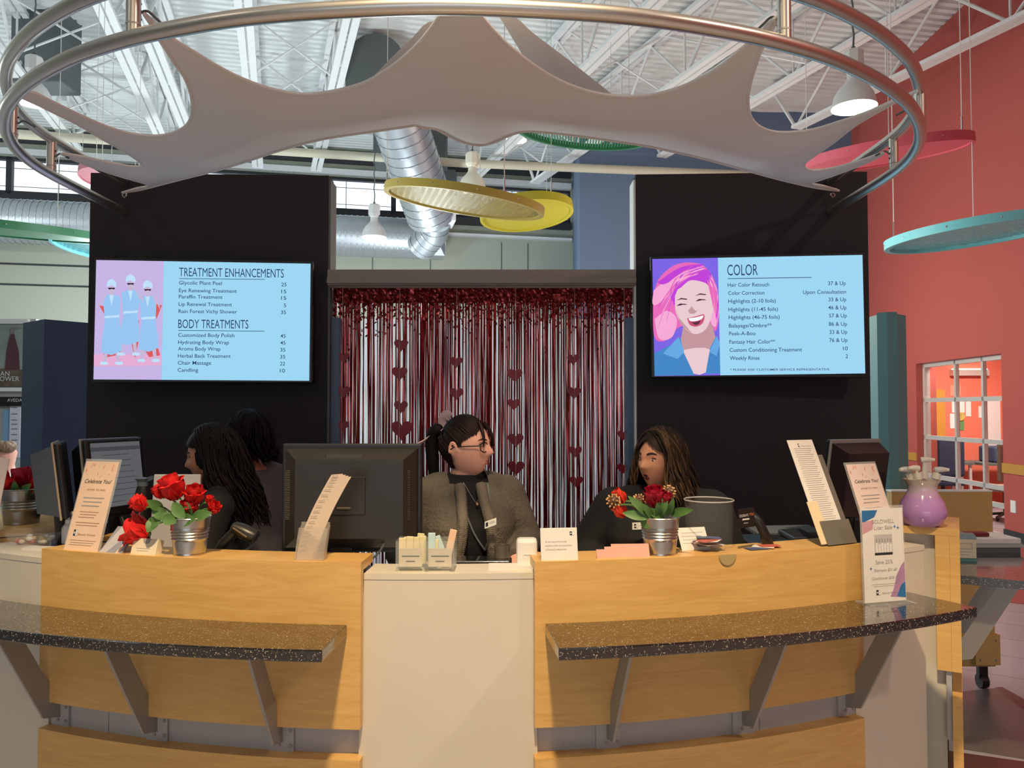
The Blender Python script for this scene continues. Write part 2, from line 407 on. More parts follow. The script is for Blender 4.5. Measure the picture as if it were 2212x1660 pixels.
# bare trees outside the windows on the right
TRK = mat('bare_twig', (0.35, 0.42, 0.52), 0.9)
for k, (px, dd) in enumerate(((1095, 26), (1210, 21.5), (1190, 36))):
    g = G()
    base = at(px, 470, dd); base.z = 4.2
    def branch(p, d, L, r, lev):
        q = p + d * L; g.tube([p, q], [r, r * .7], 5)
        if lev < 4:
            for _ in range(3):
                nd = (d + Vector((R.uniform(-.6, .6), R.uniform(-.3, .3), R.uniform(-.1, .5)))).normalized(); branch(q, nd, L * R.uniform(.6, .8), r * .6, lev + 1)
    branch(Vector((base.x, base.y, -.1)), Vector((0, 0, 1)), 5.0, .12, 1)
    one('bare_tree', g, TRK, 'leafless winter tree outside the high windows, ' + ['left of the window mullion', 'nearest, beside the blue pillar', 'faintest, standing farthest back'][k], 'tree', 'bare trees outside the clerestory')
# blue wall: projecting mass right of the windows
bl = at(1252, 500, 13.85); br_ = at(1990, 500, 14.0)
g = G().prism([(bl.x, bl.y, 0), (br_.x, br_.y, 0), (br_.x, br_.y + 2.5, 0), (fw(1228, 500).x + .1, fw(1228, 500).y, 0)], (0, 0, ZR))
struct('wall_blue', g, BLUEW)
# red wall on the right
RW0 = Vector((6.06, 9.3, 0)); RWd = Vector((.037, 1, 0)).normalized(); RWn = Vector((-RWd.y, RWd.x, 0))
def rw(px, py): return onplane(px, py, RW0, RWn)
def rws(y): return RW0 + RWd * (y - 9.3)
ya, yb = rw(2165, 900).y, rw(1980, 900).y; zw = rw(1982, 786).z
def rseg(y0, y1, z0, z1, th=.3, off=0):
    p, q = rws(y0) - RWn * off, rws(y1) - RWn * off
    return G().prism([(p.x, p.y, z0), (q.x, q.y, z0), (q.x, q.y, z1), (p.x, p.y, z1)], -RWn * th)
g = rseg(-9, ya, 0, ZR).join(rseg(yb, 14.5, 0, ZR)).join(rseg(ya, yb, zw, ZR))
struct('wall_right', g, REDW); WR = bpy.data.objects['wall_right']
zc = rw(2200, 1015).z
for y0, y1 in ((-9, ya), (yb, 14)):
    obj('chair_rail', rseg(y0, y1, zc - .06, zc + .06, -.02), WOODT, WR); 
struct('baseboard_right', rseg(-9, ya, 0, .13, -.015), DARK); 
obj('light_switch', rseg(rw(2190, 1090).y - .05, rw(2190, 1090).y + .05, rw(2190, 1108).z, rw(2190, 1082).z, -.012), WHP, WR)
# glazed roll-up door in the red wall
FRM = mat('door_frame_alu', (0.62, 0.61, 0.58), 0.4, 0.3)
dr = struct('door_1', rseg(ya, ya + .06, 0, zw, .08, .1).join(rseg(yb - .06, yb, 0, zw, .08, .1)).join(rseg(ya, yb, zw - .06, zw, .08, .1)), FRM)
rz = [0, .38, rw(2070, 1042).z, rw(2070, 951).z, rw(2070, 863).z, zw - .05]
for z in rz[:-1]: obj('rail', rseg(ya, yb, z - .03 if z else 0, z + .03, .05, .1), FRM, dr)
ycs = [ya, rw(2106, 900).y, rw(2048, 900).y, yb]
for y in ycs[1:3]: obj('mullion', rseg(y - .024, y + .024, 0, zw, .05, .1), FRM, dr)
for i in range(3):
    for k in range(5): obj('pane', rseg(ycs[i] + .03, ycs[i + 1] - .03, rz[k] + .04, rz[k + 1] - .03, .008, .13), PANE, dr)
# office behind the glazed door
g = G().box((9.6, 10.75, 1.5), (.1, 5.2, 3)).box((7.9, 13.3, 1.5), (3.4, .1, 3)).box((8.0, 8.2, 1.5), (3.2, .1, 3)); struct('wall_office', g, SALMON)
struct('ceiling_office', G().box((8.05, 10.8, 3.06), (3.3, 5.2, .1)), WHP)
OFY = 13.24
def office(px, py): return at(px, py, OFY)
def paper_at(name, px0, py0, px1, py1, m, label, cat, group=None, th=.006):
    a = office(px0, py0); b2 = office(px1, py1)
    g = G().box(((a.x + b2.x) / 2, OFY + .006 - th / 2, (a.z + b2.z) / 2), (abs(a.x - b2.x), th, abs(a.z - b2.z)))
    return one(name, g, m, label, cat, group)
P2 = mat('paper_bluish', (0.75, 0.78, 0.80), 0.7)
paper_at('office_paper', 2056, 868, 2084, 892, P2, 'sheet pinned at the top of the office wall, second column of panes', 'paper', 'papers pinned up in the office')
paper_at('office_paper', 2086, 866, 2098, 900, P2, 'sheet with small prints right of the colour wheel in the office', 'paper', 'papers pinned up in the office')
paper_at('office_paper', 2052, 894, 2066, 926, P2, 'white sheet left of the green card on the office wall', 'paper', 'papers pinned up in the office')
paper_at('office_paper', 2114, 878, 2131, 903, P2, 'small white card pinned alone in the third pane column', 'paper', 'papers pinned up in the office')
paper_at('office_paper', 2133, 866, 2163, 985, P2, 'tall pale poster on the office wall at the right pane', 'poster')
paper_at('office_paper', 2070, 910, 2083, 930, mat('green_card', (.12, .3, .1), .6), 'green card pinned below the colour wheel', 'card')
paper_at('office_paper', 2052, 832, 2076, 856, mat('salmon_board', srgb(240, 150, 125), .7), 'pale salmon panel on the upper office wall', 'panel')
a = office(2074, 900); one('colour_wheel', G().tube([a, a - Vector((0, .02, 0))], .075, 16), mat('wheel_colours', (.75, .45, .12), .5, var=.9, scale=14), 'round multicoloured wheel pinned on the office wall', 'decoration')
a = office(1993, 842); b2 = office(2036, 842)
t = thing('office_door', 'brown wooden door with a strawberry notice at the left of the office', 'door', ((a.x + b2.x) / 2, 13.2, 0))
obj('door_leaf', G().box(((a.x + b2.x) / 2, 13.2, a.z / 2), (b2.x - a.x, .07, a.z)), WOODT, t)
n0, n1 = at(1992, 856, 13.15), at(2021, 944, 13.15); obj('notice', G().box(((n0.x + n1.x) / 2, 13.155, (n0.z + n1.z) / 2), (n1.x - n0.x, .01, n0.z - n1.z)), PAPER, t)
st = obj('strawberry', G().prism([at(x, y, 13.147) for x, y in ((1999, 924), (2004, 921), (2010, 924), (2011, 931), (2005, 941), (1999, 932))], (0, .003, 0)), mat('straw', (.6, .05, .04), .5), t); obj('strawberry_leaf', G().prism([at(x, y, 13.145) for x, y in ((1999, 924), (2002, 919), (2005, 922), (2008, 918), (2011, 924), (2005, 926))], (0, .002, 0)), LEAF, st)
q = office(2090, 806); t = thing('wall_lamp', 'long white wall light on the upper office wall', 'lamp', q)
obj('housing', G().box(q + Vector((0, -.05, 0)), (.62, .12, .10)), FRM, t); obj('tube', G().box(q + Vector((0, -.06, .06)), (.58, .06, .02)), mat('tube_glow', (1, .85, .7), .5, emit=3), t)
# office furniture
def desk(x0, x1, y0, y1, z, label):
    t = thing('office_desk', label, 'desk', ((x0 + x1) / 2, (y0 + y1) / 2, 0), group='office desks')
    obj('desk_top', G().box(((x0 + x1) / 2, (y0 + y1) / 2, z), (x1 - x0, y1 - y0, .04)), MIDG, t)
    for x in (x0 + .05, x1 - .05):
        for y in (y0 + .05, y1 - .05): obj('leg', G().box((x, y, z / 2 - .01), (.04, .04, z - .02)), FRM, t)
desk(7.55, 8.9, 12.3, 13.1, .72, 'grey office desk behind the right-hand panes')
desk(6.62, 7.5, 12.5, 13.1, .72, 'grey office desk behind the left-hand panes')
def ochair(x, y, m, label, ry=0):
    t = thing('office_chair', label, 'chair', (x, y, 0), group='office chairs')
    obj('seat', G().box((x, y, .46), (.46, .46, .08), bev=.03), m, t); obj('backrest', G().box((x, y - .2, .86), (.44, .1, .6), bev=.04), m, t)
    obj('column', G().tube([(x, y, .1), (x, y, .42)], .03), BLK, t)
    for k in range(5):
        a = k * 1.257; q = Vector((x + .28 * math.cos(a), y + .28 * math.sin(a), .06)); obj('leg', G().tube([(x, y, .1), q], .02), BLK, t); obj('caster', G().ball(q - Vector((0, 0, .03)), .03, 8, 6), BLK, t)
ochair(6.75, 12.1, mat('chair_navy', (.02, .035, .08), .7), 'navy office chair behind the left pane column')
ochair(7.15, 11.2, mat('chair_tan', (.25, .16, .1), .7), 'brown office chair behind the middle pane column')
t = thing('office_printer', 'dark blue printer on the right office desk', 'printer', (8.0, 12.6, .74))
obj('body', G().box((8.0, 12.6, .87), (.5, .45, .26), bev=.03), NAVY, t); obj('paper_tray', G().box((8.0, 12.34, .83), (.4, .12, .02)), PAPER, t)
one('paper_stack', G().box((6.9, 12.75, .79), (.5, .4, .1)), PAPER, 'stack of white papers on the left office desk', 'paper')
# beige pipe crossing under the joists
one('beige_pipe', G().tube([at(-60, 284, 12.0), at(860, 343, 13.4), at(1000, 353, 13.45), at(1640, 379, 13.5)], .075, 12), mat('pipe_beige', srgb(205, 200, 178), .6), 'long beige pipe crossing under the roof joists', 'pipe', smooth=True)
# front and left walls of the hall; an unseen opening added behind the viewer lets daylight in
g = G().box((-2, -9.1, 5.2), (28.4, .2, 3.9)).box((-10.6, -9.1, 1.6), (11.2, .2, 3.3)).box((7.6, -9.1, 1.6), (9.2, .2, 3.3)).box((-1, -9.1, .15), (8, .2, .3)); struct('wall_front', g, BEIGE)
struct('wall_left', G().box((-15.2, 3.5, ZR / 2), (.2, 25, ZR)), BEIGE)
for k in range(4): struct('window_%d' % (20 + k), G().box((-5 + 2 * k, -9.1, 1.8), (.06, .1, 2.9)), DARK)  # dark bars across the added daylight opening, out of view
# teal and navy partition panels behind the black walls
t = thing('partition_screen', 'teal folding partition standing right of the black wall', 'partition', (2.25, 4.75, 0))
z1 = at(1917, 680, 4.75).z
a, b2, c2 = at(1868, 700, 4.95), at(1916, 700, 4.62), at(1957, 700, 4.80)
for p, q in ((a, b2), (b2, c2)): obj('panel', wallseg(Vector((p.x, p.y, 0)), Vector((q.x, q.y, 0)), 0, z1, .06), TEAL, t)
t = thing('partition_screen', 'navy folding partition standing left of the black wall', 'partition', (-2.8, 4.75, 0))
z1 = at(95, 692, 4.7).z
a, b2, c2 = at(50, 700, 4.85), at(96, 700, 4.65), at(215, 700, 4.9)
for p, q in ((a, b2), (b2, c2)): obj('panel', wallseg(Vector((p.x, p.y, 0)), Vector((q.x, q.y, 0)), 0, z1, .06), NAVY, t)
# ================================================================== black walls, beam, ring, sail
YW = 4.08
def bwall(pxa, pxb, pya, pyb, nm, lab):
    a = at(pxa, pya, YW + (0 if pxa < 1000 else .05)); b2 = at(pxb, pyb, YW + (.05 if pxa < 1000 else 0)); z = (a.z + b2.z) / 2
    g = G().prism([(a.x, a.y, 0), (b2.x, b2.y, 0), (b2.x, b2.y, z), (a.x, a.y, z)], (0, .12, 0))
    return struct(nm, g, BLACKW), a, b2
WBL, la, lb = bwall(196, 710, 376, 377, 'wall_black_left', '')
WBR, ra, rb = bwall(1373, 1873, 376, 372, 'wall_black_right', '')
ztop = la.z
obj('side_trim', G().box((lb.x + .006, lb.y + .07, ztop / 2), (.012, .13, ztop - .03)), MIDG, WBL)
obj('side_trim', G().box((ra.x - .006, ra.y + .07, ztop / 2), (.012, .13, ztop - .03)), TRUSS, WBR)
# header beam between the black walls and the rail under it
g = G().box(((lb.x + ra.x) / 2, 4.13, at(1000, 603, 4.13).z), (ra.x - lb.x - .02, .10, .085)).box(((lb.x + ra.x) / 2, 4.075, at(1000, 606, 4.07).z), (ra.x - lb.x - .02, .02, .03))
struct('trim_1', g, mat('beam_taupe', (.27, .23, .20), .5))
struct('trim_2', G().box(((lb.x + ra.x) / 2, 4.14, at(1000, 614.5, 4.10).z), (ra.x - lb.x - .02, .05, .02)), mat('rail_white', (.7, .68, .68), .5))
for x, m in ((lb.x + .03, BLUEW), (ra.x - .03, BLUEW)): struct('trim_%d' % (3 if x < 0 else 4), G().box((x, 4.2, 1.05), (.05, .06, 2.1)), m)
# ring of two stacked bent tubes
ringp = [(0, 1.98), (.3, 2.0), (.55, 2.04), (.8, 2.115), (.97, 2.185), (1.14, 2.275), (1.33, 2.41), (1.48, 2.545), (1.6, 2.68), (1.72, 2.86), (1.81, 3.05), (1.865, 3.25), (1.885, 3.46), (1.885, 3.75), (1.885, 4.07)]
RX = -.185
plan = [(RX - x, y) for x, y in reversed(ringp)] + [(RX + x, y) for x, y in ringp[1:]]
ZL, ZU = 2.655, 2.815
curve = bez([(x, y, 0) for x, y in plan], 6)
ring = thing('ring_frame', 'big brushed steel double tube ring hanging over the desk', 'frame', (RX, 3.0, ZL))
for z, nm in ((ZL, 'lower_tube'), (ZU, 'upper_tube')): obj(nm, G().tube([p + Vector((0, 0, z)) for p in curve], .0225, 14), STEEL, ring, smooth=True)
def ringat(px, side=0, far=None):
    best = None
    for p in curve:
        if far is not None and ((p.y > 3.05) != far): continue
        q = p + Vector((0, 0, ZL)); X = q.x; Y = q.y; Z = q.z - HC
        zc = Y * CP + Z * SP; u = IW / 2 + F * X / zc
        if best is None or abs(u - px) < best[0]: best = (abs(u - px), p)
    return best[1].copy()
posts = []
for px, far in ((292, False), (26, False), (114, True), (1694, False), (2001, False), (1934, True), (1010, False)):
    p = ringat(px, far=far); posts.append(p)
    po = obj('post', G().tube([p + Vector((0, 0, ZL)), p + Vector((0, 0, ZU))], .020, 12), STEEL, ring, smooth=True)
    obj('joint_collar', G().tube([p + Vector((0, 0, ZL + .035)), p + Vector((0, 0, ZL + .039))], .021, 12), ALU, po)
    c = Vector((RX, 3.2, 0)); inn = (c - p); inn.z = 0; inn.normalize(); mid = p + Vector((0, 0, (ZL + ZU) / 2))
    for dz in (-.02, .025): obj('bolt', G().ball(mid + inn * .02 + Vector((0, 0, dz)), .004, 6, 4), BLK, po)
    lk = G(); q0 = mid + inn * .02
    lk.tube(bez([q0, q0 + inn * .02 + Vector((0, 0, .012)), q0 + inn * .045, q0 + inn * .065 - Vector((0, 0, .01))], 4), .004, 6)
    obj('hook', lk, MIDG, po)
# sail: scalloped stretch fabric, level with the posts' hooks
ZS = (ZL + ZU) / 2
out = [(264, 416), (295, 407), (321, 400), (270, 384), (225, 370), (180, 354), (133, 333), (165, 336), (200, 343), (240, 352), (280, 359), (306, 359), (302, 350), (270, 328), (220, 300), (170, 270), (120, 245), (70, 221), (36, 204),
  (69, 199), (108, 217), (163, 244), (217, 268), (253, 281), (285, 289), (316, 293), (345, 293), (371, 288), (395, 277), (409, 262), (415, 238), (412, 202), (398, 166), (380, 141), (362, 112), (343, 83), (326, 52), (311, 29),
  (330, 47), (369, 81), (416, 110), (470, 143), (524, 170), (579, 190), (630, 201), (672, 203), (723, 196), (770, 184), (808, 168), (863, 131), (903, 94), (931, 61), (955, 28), (985, 18), (1015, 18), (1035, 30), (1062, 61), (1094, 94), (1134, 127), (1188, 163), (1243, 188), (1297, 203), (1351, 208), (1405, 205), (1459, 192), (1500, 175), (1539, 155), (1575, 129), (1607, 101), (1640, 72), (1676, 38),
  (1668, 62), (1652, 92), (1640, 118), (1630, 148), (1621, 180), (1616, 212), (1620, 248), (1636, 270), (1665, 283), (1701, 286), (1756, 280), (1810, 264), (1864, 246), (1911, 226), (1982, 196), (1947, 214), (1900, 240), (1846, 272), (1803, 306), (1759, 337), (1738, 353), (1741, 364), (1759, 368), (1795, 364), (1846, 351), (1909, 330), (1882, 347), (1828, 369), (1774, 388), (1752, 396), (1780, 402), (1812, 412), (1770, 407), (1734, 400), (1665, 383), (1575, 358), (1500, 338), (1440, 325), (1387, 314), (1243, 293), (1152, 284), (1122, 286), (1098, 294), (1069, 307), (1036, 314), (1000, 307), (968, 293), (946, 281), (931, 277), (915, 277), (899, 271), (888, 272), (808, 284), (700, 300), (615, 322), (542, 346), (470, 368), (398, 386), (340, 401), (300, 411)]
FAB = mat('sail_fabric', (0.84, 0.80, 0.78), 0.75, var=0.03, scale=5, sheen=0.2)
def sheet(outline, z, belly, cuts_=3):
    pts = [onz(x, y, z) for x, y in outline]; pts = bez(pts + [pts[0]], 3)[:-1]
    from mathutils.geometry import delaunay_2d_cdt
    n0 = len(pts); co = [Vector((p.x, p.y)) for p in pts]; ins = list(co)
    Pn = np.array([(p.x, p.y) for p in pts]); An = Pn; Bn = np.roll(Pn, -1, 0)
    for gx in np.arange(Pn[:, 0].min(), Pn[:, 0].max(), .06):
        for gy in np.arange(Pn[:, 1].min(), Pn[:, 1].max(), .06):
            c_ = ((An[:, 1] > gy) != (Bn[:, 1] > gy)); xs_ = An[:, 0] + (gy - An[:, 1]) / np.where(c_, Bn[:, 1] - An[:, 1], 1) * (Bn[:, 0] - An[:, 0])
            if (c_ & (xs_ > gx)).sum() % 2: ins.append(Vector((gx, gy)))
    vo, _, fo, _, _, _ = delaunay_2d_cdt(ins, [(i, (i + 1) % n0) for i in range(n0)], [], 1, 1e-6)
    bm = bmesh.new(); vs = [bm.verts.new((v.x, v.y, z)) for v in vo]
    for f in fo:
        c2 = sum((vo[i] for i in f), Vector((0, 0))) / len(f); c_ = ((An[:, 1] > c2.y) != (Bn[:, 1] > c2.y)); xs_ = An[:, 0] + (c2.y - An[:, 1]) / np.where(c_, Bn[:, 1] - An[:, 1], 1) * (Bn[:, 0] - An[:, 0])
        if (c_ & (xs_ > c2.x)).sum() % 2: bm.faces.new([vs[i] for i in f])
    P = np.array([(p.x, p.y) for p in pts]); A = P; B = np.roll(P, -1, 0); D = B - A; L2 = (D ** 2).sum(1)
    for v in bm.verts:
        q = np.array((v.co.x, v.co.y)); t = np.clip(((q - A) * D).sum(1) / L2, 0, 1); dist = np.sqrt(((A + D * t[:, None] - q) ** 2).sum(1).min())
        s_ = min(dist / .4, 1); v.co.z -= belly * s_ * (2 - s_)
    bm.verts.index_update(); g = G(); g.add([v.co.copy() for v in bm.verts], [tuple(v.index for v in f.verts) for f in bm.faces]); bm.free()
    return g, pts
sail = thing('fabric_sail', 'pale scalloped stretch fabric sail strung inside the steel ring', 'canopy', (RX, 3.0, ZS))
g, pts = sheet(out, ZS, .05); so = obj('fabric', g, FAB, sail, smooth=True, auto=60)
obj('hem', G().tube(pts, .006, 6, closed=True), FAB, sail, smooth=True)
out2 = [(1074, 30), (1112, 36), (1150, 70), (1220, 123), (1280, 170), (1335, 214), (1370, 245), (1100, 255), (830, 250), (740, 222), (790, 182), (838, 132), (890, 82), (925, 48), (960, 60), (990, 140), (1040, 190), (1110, 200), (1140, 150), (1105, 80)]
g, pts2 = sheet(out2, ZS + .11, .02); obj('upper_layer', g, FAB, sail, smooth=True, auto=60)
for px, py, s in ((260, 417, -1), (1814, 412, 1)):
    p = onz(px, py, ZS); p.y = 4.07
    e = thing('eye_bolt', 'chrome eye bolt in the %s black wall holding the sail' % ('left' if s < 0 else 'right'), 'eye bolt', p, group='eye bolts in the black walls')
    obj('eye', G().tube([p + Vector((.011 * math.cos(a), -.03, .011 * math.sin(a))) for a in [k * math.pi / 6 for k in range(12)]], .004, 6, closed=True), CHROME, e, smooth=True)
    obj('shank', G().tube([p, p + Vector((0, -.02, 0))], .005, 8), CHROME, e)
# ================================================================== reception desk
DC = Vector((-.30, 6.30, 0)); RP = 3.80; ZT = 1.105; ZSH = .9056
def pol(r, th, z): a = math.radians(th); return Vector((DC.x + r * math.sin(a), DC.y - r * math.cos(a), z))
def arcbox(r0, r1, t0, t1, z0, z1, n=None, flare=0.0):
    n = n or max(2, int(abs(t1 - t0) / 1.0)); rings = []
    for i in range(n + 1):
        t = t0 + (t1 - t0) * i / n; k = (i / n * 2 - 1) * flare
        rings.append([pol(r0, t + k, z0), pol(r1, t + k, z0), pol(r1, t, z1), pol(r0, t, z1)])
    return G().loft(rings)
zpb = at(770, 1579, 2.50).z; zlt = at(765, 1646, 2.50).z; zw_ = at(965, 1240, 2.54).z
SEAM = mat('seam_dark', (.08, .08, .085), .6)
def unit(t0, t1, label, seams):
    t = thing('desk_unit', label, 'desk', pol(3.7, (t0 + t1) / 2, 0))
    obj('upper_panel', arcbox(RP - .035, RP, t0, t1, zpb, ZT), MAPLE, t)
    obj('top_cap', arcbox(RP - .17, RP - .0355, t0, t1, ZT - .03, ZT - .0005), MAPLE, t)
    last = t0
    for s in list(seams) + [t1]: obj('grey_panel', arcbox(RP - .075, RP - .055, last + .02, s - .02, .30, zpb + .08), GREYB, t); last = s
    obj('backing', arcbox(RP - .10, RP - .076, t0 + .1, t1 - .1, .0, ZT - .035), SEAM, t)
    obj('lower_panel', arcbox(RP - .035, RP, t0, t1, .08, zlt), MAPLE, t); obj('lower_cap', arcbox(RP - .0745, RP - .0355, t0, t1, zlt - .025, zlt - .0005), MAPLE, t)
    obj('plinth', arcbox(RP - .075, RP - .04, t0, t1, 0, .079), BLKM, t)
    return t
unit(-21.2, -2.84, 'curved maple reception desk section on the left, under the roses', (-17.2,))
unit(5.65, 24.7, 'curved maple reception desk section on the right, under the tulips', (18.2,))
def column(t0, t1, label, fl=.4):
    t = thing('desk_column', label, 'desk', pol(3.7, (t0 + t1) / 2, 0), group='white desk columns')
    obj('front_panel', arcbox(RP - .065, RP - .04, t0, t1, 0, zw_ - .02, flare=fl), WHITE, t); obj('top', arcbox(RP - .20, RP - .038, t0, t1, zw_ - .0195, zw_), WHITE, t)
column(-2.83, 5.64, 'wide cream centre column of the desk, between the maple sections')
column(24.72, 31.0, 'cream desk column right of the tulip section', .0)
column(-29.0, -21.22, 'cream desk column at the left edge, under the candy tray', .0)
# inner work surface
ws = thing('work_surface', 'white inner worktop behind the reception desk', 'worktop', pol(3.4, 1, 0))
obj('top', arcbox(3.38, RP - .175, -24.5, 29, .97, 1.0), WHP, ws)
for t_ in (-24, -14, 1, 15, 28): obj('support', arcbox(3.42, RP - .2, t_ - .3, t_ + .3, 0, .969), GREYB, ws)
# granite ledges with brackets
def bracket(par, base, n, tg):
    "base: foot on the panel at z=0, n outward, tg sideways"
    up = Vector((0, 0, 1)); P = lambda r, z: base + n * r + up * z
    zt_ = ZSH - .037
    br = obj('bracket', G().prism([P(.185, zt_) - tg * .005, P(.262, zt_) - tg * .005, P(.075, zpb - .05) - tg * .005, P(.010, zlt + .03) - tg * .005, P(.010, zpb - .015) - tg * .006], tg * .010), ALU, par)
    m = Matrix((tg, n, up)).transposed(); zc_ = (zlt + zpb) / 2 + .0
    pl = obj('mounting_plate', G().box(base + n * .006 + up * zc_ + tg * .012, (.062, .008, zpb - zlt + .03), m).box(base + n * -.006 - tg * .03 + up * zc_, (.022, .03, zpb - zlt + .03), m), GREYB, br)
    for dx, dz in ((-.006, zlt + .02), (.032, zlt + .02), (.032, zpb - .03)):
        q = base + tg * dx + up * dz; obj('screw', G().tube([q + n * .009, q + n * .013], .006, 10), ALU, br)
def plate_th(px):
    best = min(np.arange(-30, 32, .05), key=lambda t: abs(IW / 2 + F * pol(RP - .06, t, .55).x / (pol(RP - .06, t, .55).y * CP + (.55 - HC) * SP) - px)); return float(best)
def ledge(t0, t1, pxs, label):
    t = thing('granite_ledge', label, 'ledge', pol(3.93, (t0 + t1) / 2, ZSH - .036))
    g = arcbox(RP + .0005, RP + .265, t0, t1, ZSH - .036, ZSH); o = obj('slab', g, GRAN, t)
    md = o.modifiers.new('bev', 'BEVEL'); md.width = .004; md.segments = 2; md.limit_method = 'ANGLE'
    for px in pxs:
        th = plate_th(px); a = math.radians(th); n = Vector((math.sin(a), -math.cos(a), 0)); bracket(t, pol(RP - .055, th, 0), n, Vector((math.cos(a), math.sin(a), 0)))
ledge(-24.6, -3.5, (137, 345, 612), 'black speckled granite ledge on the left, under the celebrate sign')
ledge(6.15, 28.4, (1310, 1600, 1822), 'black speckled granite ledge on the right, carrying the sale sign')
# side wing turning away on the right
d2 = Vector((.50, .866, 0)).normalized(); n2 = Vector((d2.y, -d2.x, 0)); S2 = Vector((1.735, 3.07, 0))
a1 = .36
t = thing('desk_wing', 'maple and cream desk wing turning away at the right, under the purple vase', 'desk', S2)
def slab2(a0, a1, b0, b1, z0, z1): return G().prism([S2 + d2 * a0 + n2 * b0 + Vector((0, 0, z0)), S2 + d2 * a1 + n2 * b0 + Vector((0, 0, z0)), S2 + d2 * a1 + n2 * b1 + Vector((0, 0, z0)), S2 + d2 * a0 + n2 * b1 + Vector((0, 0, z0))], (0, 0, z1 - z0))
obj('core', slab2(.03, a1, -.17, -.02, 0, 1.10), WHITE, t)
obj('upper_panel', slab2(-.02, a1, .0, .035, zpb, 1.10), MAPLE, t); obj('lower_panel', slab2(-.02, a1, .0, .035, .08, zlt), MAPLE, t)
obj('end_board', slab2(-.02, .0295, -.05, -.0005, zpb, 1.10), MAPLE, t); obj('grey_panel', slab2(-.005, a1 - .02, -.0195, -.001, .3, zpb + .05), GREYB, t)
obj('top_cap', slab2(-.02, a1, -.24, .035, 1.1005, 1.13), MAPLE, t)
rl = Matrix.Rotation(.52, 3, 'Z'); t = thing('desk_wing', 'maple topped desk wing at the left edge, under the cut-off rose bucket', 'desk', (-2.24, 3.46, 0))
obj('core', G().box((-2.24, 3.46, .537), (.30, .56, 1.074), rl), WHITE, t); obj('top_cap', G().box((-2.24, 3.46, 1.09), (.36, .62, .03), rl), MAPLE, t); obj('end_board', G().box(Vector((-2.24, 3.46, .6)) + rl @ Vector((0, -.295, 0)), (.30, .028, .94), rl), MAPLE, t)
t = thing('granite_ledge', 'black speckled granite ledge at the right edge, carrying the small carton', 'ledge', S2 + d2 * .9 + n2 * .2)
A = onz(2040, 1240, ZSH)
a0 = (A - S2).dot(d2)
o = obj('slab', slab2(a0, 1.15, .036, .62, ZSH - .036, ZSH), GRAN, t)
for a_ in (a0 + .16, a0 + .62): bracket(t, S2 + d2 * a_ + n2 * .036 * 0, n2, d2)

# ================================================================== screens
def emat(name, c, s=1.0): return mat(name, c, .6, var=.02, scale=4, emit=s)
class Screen:
    def __init__(s, px, ya_, yb_, label):
        TL, TR, BR, BL = [at(*p, y) for p, y in zip(px, (ya_, yb_, yb_, ya_))]
        s.o = (TL + BL) / 2; s.x = ((TR + BR) / 2 - s.o); s.x.z = 0; s.w = s.x.length; s.x.normalize()
        s.h = ((TL - BL).z + (TR - BR).z) / 2; s.c = (TL + TR + BR + BL) / 4; s.n = Vector((s.x.y, -s.x.x, 0))   # towards the viewer
        s.t = thing('menu_screen', label, 'television', s.c + Vector((0, 0, -s.h / 2)), group='menu screens')
        up = Vector((0, 0, 1)); m = Matrix((s.x, s.n, up)).transposed(); s.m = m; s.up = up
        obj('housing', G().box(s.c - s.n * .028, (s.w + .03, .05, s.h + .03), m, bev=.006), BLK, s.t)
        mb = obj('wall_mount', G().box(s.c - s.n * .08, (.3, .06, .25), m), BLKM, s.t)
        s.k = 0
        s.p = s.c + s.n * .0005
    def pt(s, px, py, k): return onplane(px, py, s.p, s.n) + s.n * (.0004 * k)
    def poly(s, name, pix, m, k=1, par=None, sm=None):
        pts = [s.pt(x, y, k) for x, y in pix]
        if sm: pts = bez(pts + [pts[0]], sm)[:-1]
        return obj(name, G().prism(pts, s.n * -.0003), m, par or s.t)
    def text(s, st, px, py, wpx, cap, m, par, right=False, k=3):
        sc_ = s.c.y / F; size = cap * sc_ / .70
        g = text_g(st, size, Matrix.Identity(4), bold=.006 if cap < 12 else 0.0); xs_ = [v.x for v in g.v]; w0 = max(xs_) - min(xs_); x0 = min(xs_); f = wpx * sc_ / w0
        M = frame(s.pt(px, py, k), s.x, s.up)
        off = -wpx * sc_ if right else 0
        g.v = [M @ Vector(((v.x - x0) * f + off, v.y, v.z)) for v in g.v]
        return obj('text', g, m, par)
INK = mat('screen_ink', (.02, .06, .16), .6, emit=.8, var=0)
SCB = emat('screen_blue', (.37, .74, 1.0), .90)
tl = Screen([(208, 562), (671, 570), (668, 823), (202, 820)], 3.95, 4.04, 'wide menu screen listing treatment enhancements, on the left black wall')
def quadpx(s, x0, x1, px4):
    (ax, ay), (bx, by), (cx, cy), (dx, dy) = px4
    f = lambda u: [(ax + (bx - ax) * u, ay + (by - ay) * u), (dx + (cx - dx) * u, dy + (cy - dy) * u)]
    (a, d) = f(x0); (b_, c_) = f(x1); return [a, b_, c_, d]
L4 = [(208, 562), (671, 570), (668, 823), (202, 820)]
pg = tl.poly('page', quadpx(tl, .315, 1, L4), SCB, 1); pi = tl.poly('picture', quadpx(tl, 0, .3148, L4), emat('pic_lilac', (.62, .50, .86), .9), 1)
PINK = emat('pic_pink', (.86, .46, .72), .9); PRED = emat('pic_red', (.85, .13, .14), .8); ROBE = emat('pic_robe', (.34, .62, .98), .9); ROBL = emat('pic_robe_light', (.55, .78, 1.0), .95); PSK = emat('pic_skin', (.66, .55, .78), .85); PDK = emat('pic_dark', (.07, .01, .05), .5)
tl.poly('backdrop_floor', [(203, 766), (349, 766), (349, 790), (203, 792)], PINK, 1.5, pi)
